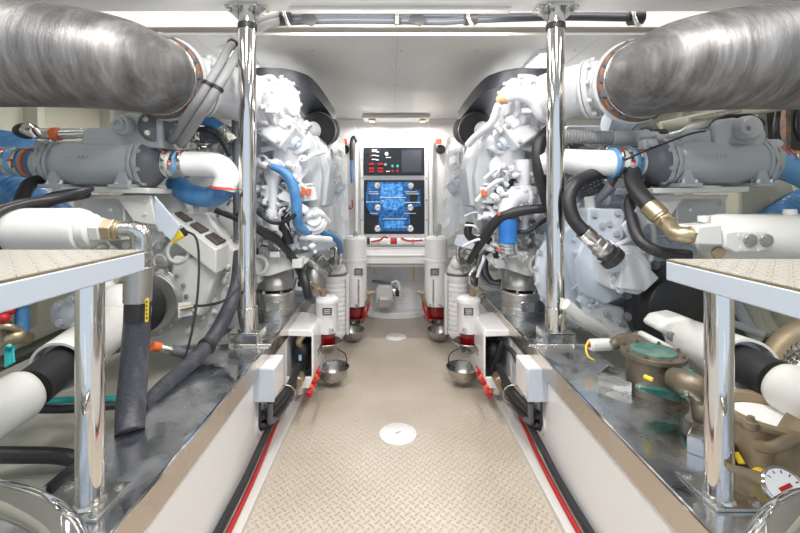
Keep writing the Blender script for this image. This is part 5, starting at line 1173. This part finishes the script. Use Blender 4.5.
# overhead cables across the beam
for k, (a, lab) in enumerate(((15.5, 'upper'), (20, 'lower'))):
    pts = [P(272, a + 3, 1.82), P(300, a + 1, 1.82), P(345, a + (0 if k == 0 else 0), 1.82), P(396, a + .5, 1.82), P(440, a + (0 if k == 0 else 1.5), 1.82), P(475, a + 1 - k * 1.5, 1.82), P(560, a - k * 3, 1.82), P(640, a - k * 2, 1.82)]
    hose('overhead_cable', '%s of two thick black cables running across above the grey ceiling panel' % lab, 'cable', pts, .0145 if k == 0 else .0165, 'duct_dark', n=16)
for k, (x, lab) in enumerate(((287, 'left'), (397, 'middle'), (470, 'right'), (636, 'far right'))):
    q = thing('cable_clamp', '%s steel saddle clamp holding the overhead black cables' % lab, 'clamp', P(x, 26, 1.8)) 
    MB().tube([P(x - 3, 10, 1.79), P(x - 2, 16, 1.785), P(x + 1, 24, 1.79), P(x + 3, 25, 1.80)] if k != 1 else [P(x, 9, 1.79), P(x, 24, 1.79)], .009, n=10).build('strap', 'steel', q)
    MB().cyl(P(x - 6 if k != 1 else x - 3, 18, 1.82), P(x + 6 if k != 1 else x + 3, 17, 1.82), .033, n=20).build('rubber_pad', 'rubber', q)
for x, lab in ((308, 'left'), (417, 'right')):
    m = MB(); m.prism([(x - 5, 14), (x + 4, 12), (x + 10, 21), (x + 4, 26), (x - 9, 22)], 1.795, .006); tag(m.build('rubber_flap', 'rubber'), 'dark rubber flap wrapped on the overhead cables, %s one' % lab, 'flap')

# ------------------------------------------------------------------ far bulkhead: alarm console
D = 3.60
q = thing('alarm_console', 'white-framed alarm console with blue engine display on the far bulkhead', 'console', P(394, 242, D))
MB().prism([(360.5, 142.5), (428, 142.5), (428, 240), (360.5, 240)], D + .02, .04).build('frame', 'panel_white', q, bevel=.004)
MB().prism([(363.5, 147.5), (424.5, 147.5), (424.5, 175.5), (363.5, 175.5)], D + .005, .016).build('switch_panel', 'screen', q, bevel=.001)
def R(x0, y0, x1, y1, name, m, dz=0.0, par=None): return MB().prism([(x0, y0), (x1, y0), (x1, y1), (x0, y1)], D - dz, .0045).build(name, m, par or q)
R(401.5, 150, 421.5, 172.5, 'monitor', 'duct_dark', .001)
m = MB()
for x, y, w_ in ((372, 151, 5), (372, 155, 4), (372, 159, 4), (372, 149.5, 5), (386, 157, 5), (386, 171, 4), (376, 151.5, 3), (376, 155.5, 3), (376, 159.5, 3)):
    m.prism([(x, y), (x + w_, y), (x + w_, y + .8), (x, y + .8)], D - .001, .004)
m.build('panel_print', 'mark_white', q)
for y in (163, 167.5, 170.5):
    for x in (369, 378): R(x, y, x + 5, y + 1.8, 'indicator', 'red', .002)
for x, y in ((369, 152), (369, 156), (384, 168)): R(x, y, x + 1.8, y + 2, 'switch', 'black_plastic', .003)
R(370, 155, 371.5, 156.5, 'switch_lamp', 'red', .004)
for x, mm in ((392.5, 'green'), (397.5, 'green')): MB().cyl(P(x, 166, D + .004), P(x, 166, D - .006), .012, n=16).build('push_button', mm, q)
for x in (392.5, 397.5): MB().cyl(P(x, 170.8, D + .004), P(x, 170.8, D - .006), .012, n=16).build('push_button', 'red', q)
MB().cyl(P(386.5, 153.8, D + .004), P(386.5, 153.8, D - .006), .016, n=20).build('clock_dial', 'mark_white', q)
MB().cyl(P(385.5, 164.5, D + .004), P(385.5, 164.5, D - .008), .013, n=16).build('key_switch', 'steel', q)
MB().prism([(364, 180), (424.5, 180), (424.5, 234), (364, 234)], D + .005, .016).build('mimic_panel', 'screen', q, bevel=.001)
def poly(pts, name, m, dz): MB().prism(pts, D - dz, .0045).build(name, m, q)
poly([(368, 182), (409, 182), (409, 188), (420, 190), (421, 206), (409, 208), (409, 214), (400, 216), (372, 215), (366, 206), (366, 192)], 'engine_picture', 'screen_blue', .000)
poly([(379, 212), (409, 212), (411, 231), (378, 231)], 'engine_picture', 'screen_blue', .001)
poly([(382, 184), (402, 184), (404, 205), (396, 210), (386, 210), (380, 202)], 'engine_picture_light', 'screen_blue_light', .002)
poly([(384, 221), (404, 221), (404, 228), (384, 228)], 'engine_picture_light', 'screen_blue_light', .003)
poly([(409, 191), (415, 189), (418, 196), (416, 204), (410, 203)], 'pulley_picture', 'screen', .003)
m = MB()
for x, y, w_ in ((380, 197, 26), (369, 191.5, 9), (405, 191.5, 12), (370, 213, 8), (404, 213, 12), (383, 218.5, 24), (381, 200.5, 3), (404, 226.5, 3), (366, 201.5, 14), (404, 202, 16), (369, 193.5, 10), (406, 193.5, 13)):
    m.prism([(x, y), (x + w_, y), (x + w_, y + .7), (x, y + .7)], D - .0045, .003)
m.build('panel_print', 'mark_white', q)
for x in (377.5, 410.5):
    for y in (185.5, 207.5, 228.5):
        MB().lathe(P(x, y, D + .002), (0, -1, 0), [(0, .029), (.009, .029), (.011, .024)], n=24).build('gauge_bezel', 'steel', q); MB().cyl(P(x, y, D - .008), P(x, y, D - .0095), .023, n=20).build('gauge_dial', 'mark_white', q)
        MB().box(P(x, y, D - .0112) + V((.004, 0, .004)), (.018, .002, .003), (0, -.8, 0)).build('gauge_needle', 'ink', q)
bolts([P(x, y, D + .02) for x in (362, 426.3) for y in (146, 160, 178, 200, 220, 237)], (0, -1, 0), q, r=.006, h=.004, m='steel', name='screw')
# pipes framing the console
hose('conduit', 'white conduit with black top running down left of the alarm console', 'conduit', [P(356.5, 139, 3.6), P(356, 160, 3.6), P(356, 200, 3.6), P(356, 238, 3.6)], .018, 'panel_white', n=16)
hose('cable', 'black and blue cable loop standing left of the white console conduit', 'cable', [P(357, 142, 3.57), P(354, 137, 3.57), P(351.5, 142, 3.57), P(351.5, 160, 3.57)], .016, 'rubber', n=14)
hose('cable', 'blue cable running down left of the alarm console', 'cable', [P(351.5, 158, 3.58), P(351.8, 183, 3.58)], .011, 'blue_hose')
hose('cable', 'red curled wire on the bulkhead beside the left engine', 'cable', [P(352, 200, 3.58), P(352.5, 207, 3.58), P(349, 209, 3.58), P(350.5, 205, 3.58)], .005, 'red')
hose('conduit', 'white conduit running down right of the alarm console', 'conduit', [P(432, 138, 3.6), P(431.5, 165, 3.6), P(431.5, 200, 3.6), P(431.5, 238, 3.6)], .018, 'panel_white', n=16)
for side, xs in (('left', (336, 333)), ('right', (456, 459))):
    hose('wire', 'red wire drooping at the far end of the %s engine' % side, 'wire', [P(xs[0], 150, 3.3), P(xs[0] - 1, 158, 3.3), P(xs[1], 163, 3.3)], .006, 'red')
# white tube with red straps under the console
q = thing('fire_suppression_tube', 'white tube with red straps and red hoses under the alarm console', 'tube', P(396, 246, 3.5))
MB().cyl(P(369, 241, 3.5), P(424, 241, 3.5), .026, n=24).build('tube', 'panel_white', q)
MB().cyl(P(366, 241, 3.5), P(370, 241, 3.5), .03, n=20).build('black_cap', 'black_plastic', q)
for a, b_ in ((390.5, 397), ): MB().cyl(P(a, 241, 3.5), P(b_, 241, 3.5), .029, n=24).build('red_label', 'red', q)
for x in (378, 412): MB().cyl(P(x, 241, 3.5), P(x + 2, 241, 3.5), .034, n=20).build('strap', 'brass', q)
for pts in ([(371, 242), (380, 240), (384, 237), (388, 238)], [(401, 238), (405, 240), (412, 241), (423, 240)]):
    MB().tube([P(x, y, 3.46) for x, y in pts], .008, n=10).build('red_hose', 'red', q)
# bench and perforated panel
sh = thing('bench', 'white bench ledge below the alarm console', 'bench', (0, 3.4, .56))
MB().span((-.40, 3.16, .585), (.40, 3.65, .605)).build('top', 'panel_white', sh, bevel=.008); MB().span((-.40, 3.175, .53), (.40, 3.20, .586)).build('front_lip', 'wall_white', sh)
MB().span((-.40, 3.20, .50), (.40, 3.64, .53)).build('underside', 'fascia_grey', sh)
q = thing('perforated_screen', 'pale blue perforated panel with curved base at the foot of the far bulkhead', 'panel', (0, 3.6, .0))
m = MB(); pts = [V((.30 * math.sin(a), 3.62 - .16 * math.cos(a) ** 1, 0)) for a in [(-PI / 2) + PI * k / 32 for k in range(33)]]
m.poly(pts, (0, 0, .055)); m.build('curved_base', 'panel_white', q, bevel=.006)
MB().span((-.30, 3.60, .055), (.30, 3.615, .50)).build('panel', 'panel_white', q)
m = MB()
for i in range(19):
    for j in range(12):
        if (i * 7 + j * 3) % 5 < 3: m.box((-.25 + i * .028, 3.5992, .10 + j * .033), (.006, .002, .006))
m.build('hole_pattern', 'grey_label', q)
MB().span((-.19, 3.595, .36), (-.18, 3.60, .48)).span((.165, 3.595, .30), (.175, 3.60, .48)).build('yellow_strip', 'yellow', q)
q = thing('bilge_pump', 'small white pump motor with grey foot before the perforated panel', 'pump', P(386, 309, 3.4))
dd = 3.38
MB().prism([(376, 288), (379, 285), (391, 285), (393, 288), (393, 303), (376, 303)], dd, .14).build('motor_case', 'gear_white', q, bevel=.012)
MB().prism([(378, 299), (391, 299), (391, 308), (378, 308)], dd - .02, .1).build('foot', 'cast_steel', q, bevel=.004)
MB().prism([(380, 297), (389, 297), (389, 300), (380, 300)], dd - .03, .02).build('clip', 'panel_white', q)
MB().lathe(P(393, 291, dd + .05), (1, 0, 0), [(0, .045), (.02, .045), (.022, .03), (.05, .03)], n=20).build('pump_head', 'steel', q)
MB().tube([P(392, 283, dd), P(396, 281, dd), P(399, 285, dd), P(399, 296, dd)], .012).build('outlet_pipe', 'panel_white', q); MB().box(P(397.5, 293, dd), (.03, .04, .05)).build('black_switch', 'black_plastic', q, bevel=.003)
MB().tube([P(372, 281, dd + .05), P(380, 282, dd + .04), P(390, 284, dd + .02)], .012).build('top_pipe', 'dark_grey_paint', q)
q = thing('cabinet_box', 'small cream box on bulkhead beside the far right filter', 'box', P(444, 232, 3.6)); MB().prism([(438, 224), (450, 224), (450, 236), (438, 236)], 3.60, .05).build('case', 'cream', q, bevel=.003); MB().prism([(441, 227), (446, 227), (446, 231), (441, 231)], 3.595, .006).build('label', 'bronze_light', q)
# ================================================================== world, camera, view
w = bpy.data.worlds.new('world'); SC.world = w; w.use_nodes = True
w.node_tree.nodes['Background'].inputs[0].default_value = (.72, .84, 1, 1)
w.node_tree.nodes['Background'].inputs[1].default_value = .6
cam = bpy.data.cameras.new('camera'); co = bpy.data.objects.new('camera', cam); COL.objects.link(co)
cam.sensor_width = 36; cam.lens = F / 800 * 36; cam.clip_start = .02
co.location = (CX, 0, CZ); co.rotation_euler = (PI / 2, 0, 0)
cam.shift_x = (400 - 390.5) / 800; cam.shift_y = -(266.5 - 198) / 800
SC.camera = co
SC.view_settings.view_transform = 'Standard'; SC.view_settings.look = 'None'
SC.view_settings.gamma = 1; SC.view_settings.use_curve_mapping = False
SC.view_settings.exposure = 0.7
SC.cycles.max_bounces = 8; SC.cycles.use_denoising = True
